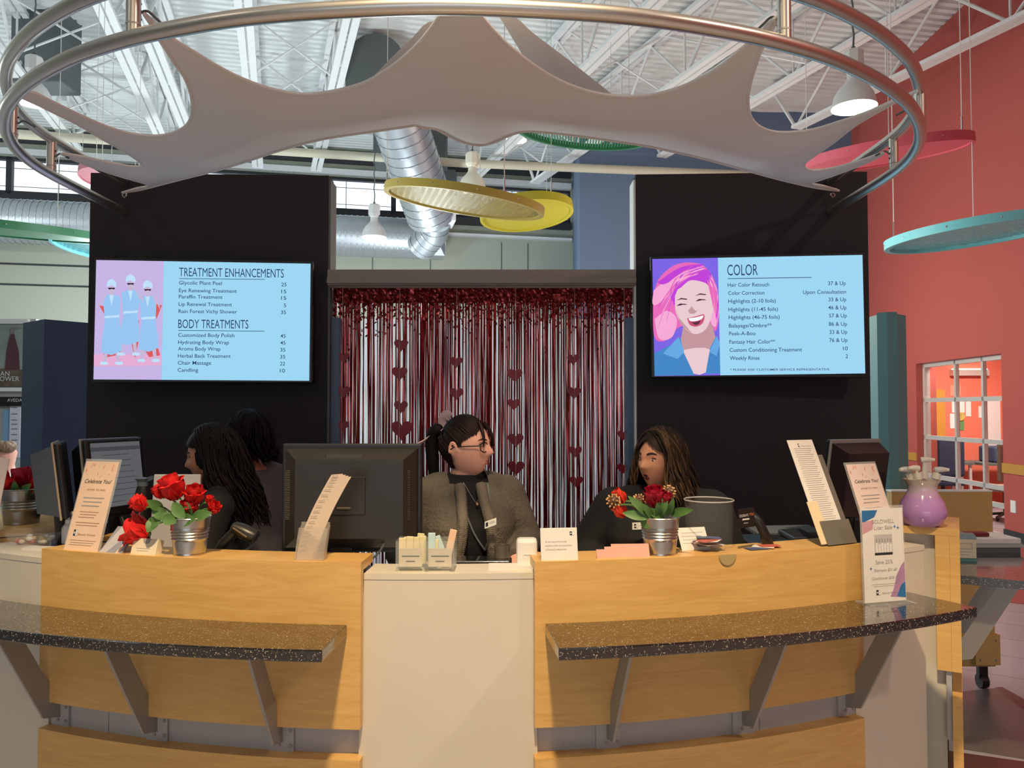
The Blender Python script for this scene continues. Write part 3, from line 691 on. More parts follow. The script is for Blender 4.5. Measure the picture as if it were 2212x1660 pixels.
for pix in ([(214, 660), (232, 690), (238, 664)], [(330, 655), (350, 660), (338, 690)], [(222, 765), (262, 758), (270, 764), (232, 772)], [(284, 742), (300, 690), (300, 735), (292, 775)], [(312, 755), (340, 748), (346, 768), (322, 772)]): tl.poly('shadow_shape', pix, PRED, 2, pi)
def robe(cx, top, w_, hem, lean, arm):
    tl.poly('robe', [(cx - w_ * .5, top + 28), (cx - 8, top + 20), (cx + 8, top + 20), (cx + w_ * .5, top + 30), (cx + w_ * .42 + lean * .4, top + 75), (cx + w_ * .55 + lean, hem), (cx - w_ * .55 + lean, hem + 3), (cx - w_ * .35 + lean * .4, top + 78)], ROBE, 2.5, pi, 2)
    tl.poly('lapel', [(cx - 5, top + 21), (cx + 5, top + 21), (cx, top + 44)], ROBL, 3, pi)
    tl.poly('face', [(cx - 7, top + 4), (cx, top), (cx + 7, top + 4), (cx + 6, top + 16), (cx, top + 22), (cx - 6, top + 16)], PSK, 3, pi, 2)
    tl.poly('towel', [(cx - 10, top + 4), (cx - 9, top - 8), (cx, top - 14), (cx + 10, top - 7), (cx + 9, top + 4), (cx, top - 1)], ROBL, 3.5, pi, 2)
    tl.poly('sunglasses', [(cx - 8, top + 5), (cx + 8, top + 5), (cx + 6, top + 9), (cx + 1, top + 7.5), (cx - 5, top + 9)], PDK, 4, pi)
    tl.poly('arm', [(cx + arm * w_ * .45, top + 30), (cx + arm * w_ * .65, top + 34), (cx + arm * w_ * .72, top + 50), (cx + arm * 9, top + 12), (cx + arm * 7, top + 10), (cx + arm * w_ * .5, top + 44)], PSK, 3, pi)
    tl.poly('sash', [(cx - w_ * .36 + lean * .3, top + 66), (cx + w_ * .42 + lean * .3, top + 64), (cx + w_ * .42 + lean * .3, top + 69), (cx - w_ * .36 + lean * .3, top + 71)], ROBL, 3, pi)
    for s_ in (-1, 1):
        x = cx + lean + s_ * w_ * .28
        tl.poly('leg', [(x - 4, hem - 2), (x + 5, hem - 2), (x + 3 + s_ * 4, hem + 26), (x - 3 + s_ * 4, hem + 26)], PSK, 2.2, pi)
        tl.poly('slipper', [(x - 7 + s_ * 5, hem + 24), (x + 6 + s_ * 5, hem + 24), (x + 8 + s_ * 5, hem + 30), (x - 8 + s_ * 5, hem + 30)], ROBL, 2.6, pi, 2)
robe(241, 617, 40, 758, 0, -1); robe(282, 607, 40, 738, -4, 1); robe(319, 620, 38, 752, 2, 1)
tl.text('TREATMENT ENHANCEMENTS', 387, 597, 222, 19, INK, pg); tl.text('BODY TREATMENTS', 385, 709, 148, 19, INK, pg)
tl.poly('rule', [(387, 601.5), (572, 603.5), (572, 604.7), (387, 602.7)], INK, 2, pg); tl.poly('rule', [(385, 713.7), (571, 715.2), (571, 716.4), (385, 714.9)], INK, 2, pg)
for st, y, wp, pr, yp in (('Glycolic Plant Peel', 615, 90, '25', 619), ('Eye Renewing Treatment', 631.5, 122, '15', 634), ('Paraffin Treatment', 645, 92, '15', 648), ('Lip Renewal Treatment', 661, 112, '5', 664), ('Rain Forest Vichy Shower', 676.5, 123, '35', 679),
                      ('Customized Body Polish', 728, 118, '45', 730), ('Hydrating Body Wrap', 743.5, 107, '45', 745), ('Aroma Body Wrap', 757.5, 89, '35', 760), ('Herbal Back Treatment', 773, 111, '35', 775), ('Chair Massage', 788, 70, '22', 790), ('Candling', 803.5, 43, '10', 805)):
    x = 387 - (y - 615) * .017; tl.text(st, x, y, wp, 8.0, INK, pg); tl.text(pr, 619 - (y - 615) * .017, yp, 11 if len(pr) > 1 else 5, 8.0, INK, pg, True)
tr = Screen([(1409, 560), (1863, 551), (1869, 807), (1414, 813)], 4.04, 3.95, 'wide menu screen listing hair colour prices, on the right black wall')
R4 = [(1409, 560), (1863, 551), (1869, 807), (1414, 813)]
pg = tr.poly('page', quadpx(tr, .312, 1, R4), SCB, 1); pi = tr.poly('picture', quadpx(tr, 0, .3118, R4), emat('pic_violet', (.22, .14, .86), .9), 1)
HP1 = emat('pic_hair_pink', (.90, .16, .55), .9); HP2 = emat('pic_hair_magenta', (.62, .06, .80), .85); HP3 = emat('pic_hair_rose', (.96, .42, .70), .95); FSK = emat('pic_face', (.86, .62, .66), .95); FSH = emat('pic_face_shade', (.68, .38, .42), .8); DEN = emat('pic_denim', (.06, .28, .66), .85); DEL = emat('pic_denim_light', (.14, .44, .84), .9)
FBR = emat('pic_brow', (.16, .04, .10), .6); WHT = emat('pic_white', (.95, .95, 1), 1); LIP = emat('pic_lip', (.72, .10, .20), .8)
tr.poly('hair', [(1411, 640), (1425, 600), (1460, 572), (1500, 568), (1526, 580), (1548, 620), (1553, 680), (1545, 716), (1530, 700), (1470, 706), (1448, 730), (1425, 738), (1412, 720)], HP1, 2, pi, 8)
for k, (pix, mm) in enumerate((([(1412, 628), (1450, 596), (1500, 578), (1522, 586), (1470, 620), (1414, 660)], HP3), ([(1448, 640), (1478, 600), (1526, 582), (1534, 604), (1500, 612), (1462, 660)], HP2), ([(1414, 690), (1440, 672), (1462, 690), (1452, 728), (1424, 732)], HP3), ([(1420, 610), (1470, 578), (1520, 572), (1480, 590), (1436, 614)], HP2), ([(1538, 640), (1552, 664), (1546, 706), (1534, 690)], HP3), ([(1412, 664), (1446, 648), (1452, 660), (1416, 684)], HP1))): tr.poly('hair_lock', pix, mm, 2.3 + k * .1, pi, 7)
tr.poly('neck', [(1476, 705), (1538, 700), (1542, 770), (1508, 800), (1470, 765)], FSH, 2.2, pi, 2)
tr.poly('chest', [(1466, 760), (1500, 752), (1540, 758), (1530, 803), (1490, 806)], FSK, 2.4, pi, 2)
tr.poly('shirt', [(1414, 812), (1413, 764), (1450, 745), (1470, 730), (1476, 760), (1500, 811)], DEN, 3, pi); tr.poly('shirt', [(1524, 808), (1534, 752), (1546, 728), (1554, 744), (1556, 807)], DEN, 3, pi)
tr.poly('collar', [(1432, 764), (1466, 728), (1478, 760), (1464, 776)], DEL, 3.4, pi); tr.poly('collar', [(1532, 760), (1548, 726), (1555, 742), (1548, 770)], DEL, 3.4, pi)
tr.poly('face', [(1458, 640), (1472, 612), (1500, 602), (1528, 616), (1540, 648), (1538, 680), (1524, 712), (1500, 722), (1476, 706), (1460, 676)], FSK, 3.5, pi, 8)
tr.poly('cheek_shade', [(1458, 660), (1470, 700), (1496, 722), (1478, 708), (1464, 684)], FSH, 3.7, pi)
tr.poly('mouth', [(1484, 688), (1502, 684), (1521, 680), (1518, 698), (1504, 706), (1490, 702)], LIP, 3.9, pi, 5); tr.poly('teeth', [(1487, 688), (1503, 686), (1519, 682), (1515, 690), (1503, 694), (1491, 694)], WHT, 4.2, pi, 5); tr.poly('tongue', [(1493, 697), (1504, 696), (1514, 692), (1510, 700), (1502, 703)], FBR, 4.3, pi)
tr.poly('nose', [(1486, 672), (1494, 662), (1502, 672), (1508, 670), (1500, 678), (1490, 678)], FSH, 4, pi)
for x, y, s_ in ((1473, 658, 1), (1514, 648, 1)):
    tr.poly('eye_line', [(x - 12, y + 3), (x - 4, y - 2), (x + 8, y - 1), (x + 12, y + 1), (x + 2, y + 1), (x - 6, y + 3)], FBR, 4, pi); tr.poly('eyebrow', [(x - 13, y - 8), (x - 2, y - 14), (x + 12, y - 12), (x + 10, y - 10), (x - 2, y - 11)], FBR, 4, pi)
tr.poly('fringe', [(1452, 632), (1468, 604), (1500, 592), (1526, 598), (1542, 626), (1524, 612), (1492, 606), (1470, 622)], HP2, 4.4, pi, 7)
rh = random.Random(21)
for k in range(34):
    if k < 22:
        x0, y0 = 1500 + rh.uniform(-14, 26), 584 + rh.uniform(-10, 14); e_ = rh.uniform(0, 1); x1, y1 = 1414 + rh.uniform(0, 26), 600 + 130 * e_; mx_, my_ = (x0 + x1) / 2 - 4, min(y0, y1) + (abs(y1 - y0)) * .35 + rh.uniform(-4, 4)
    else: x0, y0 = 1530 + rh.uniform(-6, 8), 600 + rh.uniform(-8, 20); x1, y1 = 1540 + rh.uniform(-4, 10), 660 + rh.uniform(0, 50); mx_, my_ = max(x0, x1) + 3, (y0 + y1) / 2
    C_ = bez([(x0, y0, 0), (mx_, my_, 0), (x1, y1, 0)], 5); w0 = rh.uniform(1.2, 3.2); n_ = len(C_)
    if any(1460 < p.x < 1536 and p.y > 622 for p in C_): continue
    lf = [(max(1411, p.x), p.y - w0 * math.sin(math.pi * (i + .5) / n_)) for i, p in enumerate(C_)]; rt_ = [(max(1411, p.x + .3), p.y + w0 * math.sin(math.pi * (i + .5) / n_)) for i, p in enumerate(C_)]
    tr.poly('hair_lock', lf + rt_[::-1], [HP1, HP2, HP3][k % 3], 4.5 + k * .05, pi)
tr.text('COLOR', 1571, 595.5, 65, 24, INK, pg); tr.poly('rule', [(1572, 601.6), (1753, 599), (1753, 600.4), (1572, 603)], INK, 2, pg)
for st, x, y, wp, pr, wr, yp in (('Hair Color Retouch', 1572, 620, 88, '37 & Up', 37, 616), ('Color Correction', 1573, 637.5, 77, 'Upon Consultation', 90, 634.5), ('Highlights (2-10 foils)', 1573, 655, 101, '33 & Up', 37, 651), ('Highlights (11-45 foils)', 1573.5, 673, 105, '46 & Up', 38, 668.5), ('Highlights (46-75 foils)', 1574, 690, 108, '57 & Up', 37, 686), ('Balayage/Ombre**', 1574.5, 708, 91, '86 & Up', 38, 704), ('Peek-A-Boo', 1575, 725, 56, '33 & Up', 37, 721.5), ('Fantasy Hair Color**', 1575.5, 743, 97, '76 & Up', 38, 739), ('Custom Conditioning Treatment', 1576, 760.5, 153, '10', 10, 757), ('Weekly Rinse', 1576.5, 778, 63, '2', 5, 774)):
    tr.text(st, x, y, wp, 8.3, INK, pg); tr.text(pr, 1827 + (y - 620) * .03, yp, wr, 8.3, INK, pg, True)
tr.text('* PLEASE ASK CUSTOMER SERVICE REPRESENTATIVE', 1577, 801.5, 209, 4.6, INK, pg)

# ================================================================== foil curtain
YC = 4.215
cl, cr = at(722, 700, YC).x, at(1366, 700, YC).x; zc1 = at(1000, 618, YC).z
FOIL = mat('foil_red', (.34, .055, .055), .26, .9, var=.35, scale=60); FOILS = mat('silver_gap_foil', (.80, .84, .88), .3, .45, var=.2, scale=60); FOILD = mat('foil_dark_red', (.26, .035, .04), .25, .9, var=.3, scale=40)
nt = FOILS.node_tree; bs = nt.nodes['Principled BSDF']; tl_ = nt.nodes.new('ShaderNodeBsdfTranslucent'); tl_.inputs[0].default_value = (.86, .90, .94, 1); ms_ = nt.nodes.new('ShaderNodeMixShader'); ms_.inputs[0].default_value = .6  # translucent, so the strips look pale like gaps to the bright hall
nt.links.new(bs.outputs[0], ms_.inputs[1]); nt.links.new(tl_.outputs[0], ms_.inputs[2]); nt.links.new(ms_.outputs[0], nt.nodes['Material Output'].inputs['Surface'])
cu = thing('foil_curtain', 'shiny red foil fringe curtain with hearts between the black walls', 'curtain', ((cl + cr) / 2, YC, 0))
def foil(n, m, wid, dy, seed, zlow=0.05, top=None, tw=1.0):
    r = random.Random(seed); g = G()
    for i in range(n):
        x = cl + (cr - cl) * (i + r.random()) / n; y = YC + dy + r.uniform(-.012, .012); ww = wid * r.uniform(.7, 1.3); a = r.uniform(-.5, .5); vs = []; z0 = (top or zc1) - .02
        nseg = 16
        for k in range(nseg + 1):
            z = z0 - (z0 - zlow) * k / nseg; a += r.uniform(-.45, .45) * tw; x += r.uniform(-.0022, .0022)
            d = Vector((math.cos(a), math.sin(a), 0)) * ww / 2; vs += [Vector((x, y, z)) - d, Vector((x, y, z)) + d]
        g.add(vs, [(2 * k, 2 * k + 1, 2 * k + 3, 2 * k + 2) for k in range(nseg)])
    return g
tag(obj('foil_strips', foil(150, FOIL, .0072, 0, 3), FOIL, cu), kind='stuff')
tag(obj('dark_foil_strips', foil(110, FOILD, .0085, .02, 4), FOILD, cu), kind='stuff')
tag(obj('silver_gap_strips', foil(210, FOILS, .0095, .035, 5, tw=.4, top=zc1 - .16), FOILS, cu), kind='stuff')  # silver strips that also stand in for bright gaps to the hall
# crinkled header band, then short crinkled tips
g = G(); nx, nz_ = 160, 8; r = random.Random(9); vs = []
for k in range(nz_ + 1):
    for i in range(nx + 1): vs.append(Vector((cl + (cr - cl) * i / nx, YC - .03 + r.uniform(-.006, .006), zc1 - .10 * k / nz_)))
g.add(vs, [(k * (nx + 1) + i, k * (nx + 1) + i + 1, (k + 1) * (nx + 1) + i + 1, (k + 1) * (nx + 1) + i) for k in range(nz_) for i in range(nx)])
obj('header_band', g, FOIL, cu)
g = G()
for i in range(2200):
    x = r.uniform(cl, cr); z = zc1 - .06 - abs(r.gauss(0, .085)); a = r.uniform(-1, 1); b3 = r.uniform(-.8, .8); s_ = r.uniform(.002, .0055)
    m = Euler((b3, r.uniform(-.6, .6), a)).to_matrix(); c = Vector((x, YC - .03 + r.uniform(-.01, .01), z))
    g.add([c + m @ Vector((-s_, 0, -s_ * 1.6)), c + m @ Vector((s_, 0, -s_ * 1.6)), c + m @ Vector((s_, 0, s_ * 1.6)), c + m @ Vector((-s_, 0, s_ * 1.6))], [(0, 1, 2, 3)])
tag(obj('crinkled_foil', g, FOIL, cu), kind='stuff')
HRT = mat('heart_foil', (.26, .008, .018), .4, .2, var=.25, scale=50)
def heart(px, py, sz):
    c = at(px, py, YC - .045); s_ = sz * YC / F / 34
    pts = [c + Vector((16 * math.sin(t) ** 3 * s_, 0, (13 * math.cos(t) - 5 * math.cos(2 * t) - 2 * math.cos(3 * t) - math.cos(4 * t)) * s_)) for t in [2 * math.pi * k / 24 for k in range(24)]]
    obj('heart', G().prism(pts, (0, .003, 0)), HRT, cu)
for px, py, sz in ((866, 878, 32), (863, 806, 36), (868, 928, 50), (866, 745, 32), (985, 782, 30), (986, 850, 32), (742, 845, 30), (742, 772, 26), (1112, 810, 36), (1110, 873, 30), (1114, 950, 36), (1115, 1010, 38), (1117, 1070, 40), (1240, 848, 32), (1238, 776, 28), (1243, 975, 30), (1245, 1040, 30), (1346, 1012, 28), (1346, 940, 26), (740, 920, 28)): heart(px, py, sz)
for x in sorted(set(round(at(p, 800, YC).x, 2) for p in (866, 986, 742, 1113, 1241, 1346))): obj('heart_thread', G().tube([(x, YC - .05, zc1 - .02), (x, YC - .05, 1.0)], .0008, 4), PAPER, cu)
# ================================================================== ceiling clouds (hanging discs)
def disc(pxc, pyc, d, rpx, tilt, opn, m, kind, label, rim=.07, slats=26, sdir=0.0):
    c = at(pxc, pyc, d); r = rpx / F * d
    e = math.atan((885 - pyc) / F); pit = e - math.asin(opn)
    n = Vector((tilt, -math.sin(pit), math.cos(pit))).normalized()
    x = (Vector((1, 0, 0)) - n * n.x).normalized(); y = n.cross(x)
    t = thing('ceiling_disc', label, 'ceiling panel', c, group='coloured ceiling discs')
    P = lambda a, rr, h=0: c + x * (math.cos(a) * rr) + y * (math.sin(a) * rr) + n * h
    N = 64; vs = []; fs = []
    for k in range(N):
        a = 2 * math.pi * k / N; vs += [P(a, r, 0), P(a, r, rim), P(a, r * .94, rim), P(a, r * .94, 0)]
    for k in range(N):
        j = (k + 1) % N
        for q in range(4): fs.append((k * 4 + q, k * 4 + (q + 1) % 4, j * 4 + (q + 1) % 4, j * 4 + q))
    obj('rim', G().add(vs, fs), m, t, smooth=True)
    ri = r * .94
    if kind == 'solid':
        obj('panel', G().add([P(2 * math.pi * k / N, ri, .015) for k in range(N)] + [P(2 * math.pi * k / N, ri, .03) for k in range(N)], [tuple(range(N)), tuple(range(2 * N - 1, N - 1, -1))]), m, t)
    elif kind == 'slats':
        for k in range(slats):
            o_ = -ri + 2 * ri * (k + .5) / slats; h = math.sqrt(max(0, ri * ri - o_ * o_)); ca, sa = math.cos(sdir), math.sin(sdir)
            u = x * ca + y * sa; v = -x * sa + y * ca
            g = G(); q = c + v * o_ + n * .03; mm = Matrix((u, v, n)).transposed(); g.box(q, (2 * h, 2 * ri / slats * .48, .004), mm); obj('slat', g, m, t)
    else:
        g = G()
        for ang, cnt, wd in ((sdir, slats, .55), (sdir + 1.25, int(slats * .8), .4)):
            u = x * math.cos(ang) + y * math.sin(ang); v = -x * math.sin(ang) + y * math.cos(ang); mm = Matrix((u, v, n)).transposed()
            for k in range(cnt):
                o_ = -ri + 2 * ri * (k + .5) / cnt; h = math.sqrt(max(0, ri * ri - o_ * o_)); g.box(c + v * o_ + n * .02, (2 * h, 2 * ri / cnt * wd, .003), mm)
        obj('perforated_sheet', g, m, t)
    for a in (0.0, 2.1, 4.2):
        p = P(a + math.pi, r * .985, rim); q = Vector((p.x, p.y, ZR)); cb = obj('cable', G().tube([p, q], .004, 5), WHP, t); obj('turnbuckle', G().tube([p, p + Vector((0, 0, .12))], .009, 6), CHROME, cb)
    for k in range(12):
        a = 2 * math.pi * k / 12 + .2; obj('rivet', G().ball(P(a, r, rim * .5), .008, 6, 4), CHROME, t)
YEL = mat('disc_yellow', (.36, .26, .04), .5); YEL2 = mat('disc_bright_yellow', (.60, .54, .04), .5); GRN = mat('disc_green', (.028, .19, .08), .5); RED_ = mat('disc_red', (.66, .10, .15), .5); CYA = mat('disc_cyan', (.20, .66, .74), .5); PNK = mat('disc_pink', (.55, .20, .24), .5)
disc(1003, 442, 7.6, 175, .15, .15, YEL, 'perf', 'yellow perforated ceiling disc, the larger one in front of the big duct', .075, 30, .5)
disc(1138, 468, 9.2, 102, -.10, .33, YEL2, 'solid', 'bright yellow solid ceiling disc, the smaller one behind the perforated disc', .10)
disc(1262, 290, 8.6, 155, .10, .22, GRN, 'slats', 'green slatted ceiling disc peeking out below the fabric sail', .07, 46, 1.5)
disc(1911, 342, 7.2, 171, -.12, .17, RED_, 'solid', 'red solid ceiling disc in front of the red wall', .085)
disc(2112, 512, 6.2, 184, -.10, .20, CYA, 'slats', 'turquoise slatted ceiling disc at the right edge', .07, 22, .1)
disc(-30, 500, 7.4, 250, .08, .10, GRN, 'solid', 'green solid ceiling disc at the left edge', .07)
disc(212, 541, 8.6, 94, .10, .30, CYA, 'slats', 'turquoise slatted ceiling disc half hidden by the left black wall', .07, 18, .2)
disc(236, 388, 11.5, 61, 0, .42, PNK, 'solid', 'dusty pink ceiling disc behind the top of the left black wall', .10)
# ================================================================== high-bay lamps
GLOW = mat('lamp_glow', (1.0, .95, .86), .5, emit=7); BELL = mat('lamp_bell', (.68, .69, .68), .35); BELLW = mat('lamp_bell_warm', (.80, .77, .62), .35)
def lamp(px, py, hw, label, bell=BELL, rad=.21):
    d = rad * F / hw; c = at(px, py, d); k = rad / .21
    t = thing('high_bay_lamp', label, 'lamp', c, group='high-bay lamps')
    V = lambda z: c + Vector((0, 0, z * k))
    obj('shade', G().lathe([(r_ * k, z_ * k) for r_, z_ in ((.212, -.005), (.214, .01), (.205, .03), (.185, .11), (.145, .18), (.09, .235), (.062, .28), (.060, .34))], c, 28), bell, t, smooth=True, auto=60)
    obj('lens', G().lathe([(.001 * k, .006 * k), (.204 * k, .006 * k)], c, 28), GLOW, t)
    obj('ballast_housing', G().lathe([(.06 * k, .34 * k), (.10 * k, .39 * k), (.10 * k, .54 * k), (.08 * k, .56 * k)], c, 8, cap=True), bell, t)
    obj('hook', G().tube([V(.56), V(.6)], .02, 6), MIDG, t)
    pts = [V(.6)]; z = V(.6).z; i = 0
    while z < ZR: z += .12; i += 1; pts.append(Vector((c.x + (.008 if i % 2 else -.008), c.y, z)))
    obj('chain', G().tube(pts, .010, 5), MIDG, t)
    return c
lamp(1845, 232, 47, 'glowing high-bay lamp at the upper right, in front of the red wall')
lamp(72, 221, 38, 'glowing high-bay lamp at the upper left, seen through the ring')
lamp(808, 513, 27, 'small glowing high-bay lamp hanging before the far duct')
lamp(1020, 411, 31, 'glowing high-bay lamp just above the yellow perforated disc', BELLW)
lamp(1114, 303, 24, 'most distant high-bay lamp, left of the green disc', BELLW)
# ================================================================== ducts
def spiral(pts, r, step, name, par, m=DUCT):
    o = obj(name, G().tube(pts, r, 28), m, par, smooth=True)
    P = [Vector(p) for p in pts]; acc = 0
    for a, b3 in zip(P[:-1], P[1:]):
        L = (b3 - a).length; n = int(L / step)
        for i in range(n):
            q = a.lerp(b3, (i + .5) / n); u = (b3 - a).normalized() * .012; obj('seam', G().tube([q - u, q + u], (r if not isinstance(r, list) else r[0]) + .009, 24, cap=False), m, o)
    return o
t = thing('supply_duct', 'big slanted spiral air duct coming down from the roof', 'duct', at(920, 470, 13.6))
spiral([at(838, 190, 11.6), at(932, 466, 13.6)], .44, .17, 'pipe', t)
q = at(943, 474, 13.65); obj('collar', G().box(q, (.62, .6, .16), (0, 0, .2)), TRUSS, t)
spiral([at(940, 480, 13.7), at(938, 502, 13.9), at(908, 536, 14.2)], .27, .14, 'elbow', t)
t = thing('wall_duct', 'long horizontal spiral air duct running along the far wall', 'duct', at(830, 513, 14.3))
p0 = fw(-160, 480) + FWn * .75; p1 = fw(948, 514) + FWn * .85; p0.z = at(-160, 480, p0.y).z; p1.z = p0.z = at(830, 513, fw(830, 513).y - .85).z
spiral([p0, p1], .40, .11, 'pipe', t)
g = G(); u = FWd; q = p1 - u * .28 + FWn * .42
g.add([q + u * .25 + Vector((0, 0, .3)), q + u * .25 - Vector((0, 0, .4)), q - u * .35 - Vector((0, 0, .4)), q - u * .35 + Vector((0, 0, .3)), q + FWn * .22 + Vector((0, 0, .0))], [(0, 1, 2, 3), (0, 1, 4), (1, 2, 4), (2, 3, 4), (3, 0, 4)]); obj('transition', g, DUCT, t)
def sbox(px0, py0, px1, py1, d, dep, m, name, label, cat):
    a, b3 = at(px0, py0, d), at(px1, py1, d); return one(name, G().box(((a.x + b3.x) / 2, d + dep / 2, (a.z + b3.z) / 2), (abs(b3.x - a.x), dep, abs(a.z - b3.z)), bev=.02), m, label, cat)
sbox(806, 272, 962, 352, 14.2, .5, MIDG, 'duct_plenum', 'grey sheet metal plenum box behind the slanted duct', 'plenum')
sbox(955, 366, 984, 412, 15.6, .4, MIDG, 'wall_louvre', 'narrow grey box on the far wall beside the slanted duct', 'louvre')
sbox(24, 12, 131, 176, 10.3, .5, MIDG, 'unit_heater', 'dark grey heater box hanging at the upper left', 'heater')
pts = [at(746, 192, 10.8), at(746, 135, 10.8)] + [at(810 + 64 * math.cos(a), 135 - 63 * math.sin(a), 10.8) for a in [math.pi * (1 - k / 14) for k in range(1, 14)]] + [at(874, 135, 10.8), at(874, 192, 10.8)]
one('arched_duct_end', G().prism(pts, (0, .35, 0)), MIDG, 'dark grey arched duct end above the sail', 'duct')
# ================================================================== signs and cards on the desk
UP = Vector((0, 0, 1))
class Card:
    def __init__(s, name, label, cat, bl, br, z, h, lean, m, th=.0015, par=None, shear=0.0, part='sheet', group=None, bl3=None, br3=None):
        a = bl3 or (onz(*bl, z) if abs(z - ZT) > .1 else ont(*bl, z)); b = br3 or (onz(*br, z) if abs(z - ZT) > .1 else ont(*br, z)); s.x = (b - a); s.w = s.x.length; s.x.normalize(); s.h = h
        back = Vector((-s.x.y, s.x.x, 0)).normalized(); L = math.radians(lean)
        s.y = UP * math.cos(L) + back * math.sin(L) + s.x * shear; s.y.normalize(); s.n = s.x.cross(s.y).normalized(); s.o = a
        s.t = par or thing(name, label, cat, a, group=group)
        s.sh = obj(part, G().prism([s.P(0, 0), s.P(1, 0), s.P(1, 1), s.P(0, 1)], -s.n * th), m, s.t)
    def P(s, u, v, k=0): return s.o + s.x * (u * s.w) + s.y * (v * s.h) + s.n * (.0003 * k)
    def poly(s, name, uv, m, k=1): return obj(name, G().prism([s.P(u, v, k) for u, v in uv], -s.n * .0002), m, s.sh)
    def rect(s, name, u0, v0, u1, v1, m, k=1): return s.poly(name, [(u0, v0), (u1, v0), (u1, v1), (u0, v1)], m, k)
    def text(s, st, u, v, w, cap, m, k=3, al='C', italic=0.0):
        g = text_g(st, cap * s.h / .7, Matrix.Identity(4)); xs = [p.x for p in g.v]; x0 = min(xs); f = w * s.w / (max(xs) - x0); off = {'C': -w / 2, 'L': 0, 'R': -w}[al] * s.w
        M = frame(s.P(u, v, k), s.x, s.y); g.v = [M @ Vector(((p.x - x0) * f + off + p.y * italic, p.y, p.z)) for p in g.v]; return obj('text', g, m, s.sh)
    def lines(s, vs, u0, u1, m, th=.008):
        for i, v in enumerate(vs): s.rect('print_line', u0 + .03 * (i % 2), v, u1 - .05 * (i % 3), v + th, m, 1)
    def logo(s, u, v, w, h):
        s.rect('logo', u, v, u + w / 2, v + h, TEXTB, 2); s.rect('logo', u + w / 2, v, u + w, v + h, GREYP, 2); s.rect('logo', u + w * .55, v + h * .06, u + w * .95, v + h * .94, WHP, 3); s.rect('logo', u + w * .12, v + h * .35, u + w * .4, v + h * .65, WHP, 3)
GREYP = mat('print_grey', (.35, .33, .32), .7); BRNP = mat('print_brown', (.34, .18, .12), .7); PEACH = mat('paper_peach', (.84, .60, .44), .6, var=.10, scale=12); PINKP = mat('paper_pink', (.84, .68, .62), .6, var=.10, scale=12); SPL = mat('print_blush', (.78, .36, .26), .7, var=.35, scale=60)
def celebrate(bl, br, z, h, lean, m, label, shear=0.0):
    c = Card('celebrate_sign', label, 'sign', bl, br, z, h, lean, m, shear=shear, group='celebrate signs')
    obj('acrylic_holder', G().prism([c.P(-.04, -.005) - c.n * .002, c.P(1.04, -.005) - c.n * .002, c.P(1.04, 1.03) - c.n * .002, c.P(-.04, 1.03) - c.n * .002], -c.n * .003), ACR, c.t)
    r = random.Random(5)
    for k in range(14):
        u = r.uniform(.05, .9); v = r.uniform(.82, .97); s_ = r.uniform(.02, .06); c.poly('splash', [(u, v - s_ * .5), (u + s_ * .5, v), (u, v + s_ * .6), (u - s_ * .5, v)], SPL, 1 + k * .05)
    c.text('Celebrate You!', .5, .75, .80, .045, TEXTB, italic=.35); c.text('ENTER TO WIN', .52, .665, .55, .02, BRNP)
    c.lines((.575, .53, .485), .18, .82, GREYP, .014); c.lines((.42, .39, .36), .18, .76, BRNP); c.lines((.30, .27), .14, .86, BRNP)
    c.logo(.16, .155, .11, .07); c.text('Beauty School', .30, .165, .52, .022, BRNP, al='L'); c.lines((.105, .08, .055), .1, .88, BRNP, .006)
    return c
celebrate((120, 1191), (187, 1198), ZT, .318, 16, PEACH, 'peach celebrate sign in a clear holder left of the red roses')
celebrate((1880, 1172), (1945, 1165), ZT, .30, 20, PINKP, 'pink celebrate sign in a clear holder behind the sale sign')
# sale sign standing on the right ledge
c = Card('sale_sign', 'white sale sign with blue and pink corners on the right granite ledge', 'sign', (1869, 1304), (1957, 1297), ZSH + .004, .332, 2, PAPER)
obj('acrylic_holder', G().prism([c.P(-.03, 0) - c.n * .002, c.P(1.03, 0) - c.n * .002, c.P(1.03, 1.03) - c.n * .002, c.P(-.03, 1.03) - c.n * .002], -c.n * .003), ACR, c.t)
q = c.o + c.x * c.w / 2; obj('foot', G().box(Vector((q.x, q.y + .0, ZSH + .002)), (.19, .085, .004), Matrix((c.x, Vector((-c.x.y, c.x.x, 0)), UP)).transposed()), ACR, c.t)
SB = mat('sale_blue', (.03, .16, .38), .6, var=.3, scale=10); SPK = mat('sale_pink', (.62, .34, .40), .6, var=.2, scale=10); SLV = mat('sale_mauve', (.45, .25, .42), .6, var=.3, scale=10)
c.poly('corner_colour', [(0, .985), (.38, .985), (.30, .91), (.05, .86), (0, .86)], SB, 1); c.poly('corner_colour', [(0, .86), (.28, .88), (.25, .78), (0, .73)], SPK, 1)
c.poly('corner_colour', [(1, .03), (1, .42), (.92, .38), (.80, .28), (.70, .12), (.62, .05)], SLV, 1); c.poly('corner_colour', [(1, .03), (1, .20), (.90, .17), (.78, .05)], SB, 1.5)
c.text('GOLDWELL', .5, .84, .56, .042, GREYP); c.text('Liter Sale', .5, .775, .44, .042, GREYP, italic=.2); c.text('Save 25%', .5, .405, .42, .042, GREYP); c.text('Shampoo $31.60', .52, .325, .56, .030, GREYP, italic=.2); c.text('Conditioner $35.10', .5, .24, .64, .030, GREYP, italic=.2)
for u, v in ((.79, .80), (.87, .785), (.17, .36)): c.poly('sparkle', [(u, v - .025), (u + .012, v), (u, v + .025), (u - .012, v)], SB, 2); c.poly('sparkle', [(u - .04, v), (u, v + .006), (u + .04, v), (u, v - .006)], SB, 2)
ph = c.rect('product_photo', .28, .50, .72, .72, mat('photo_grey', (.52, .50, .49), .6), 1)
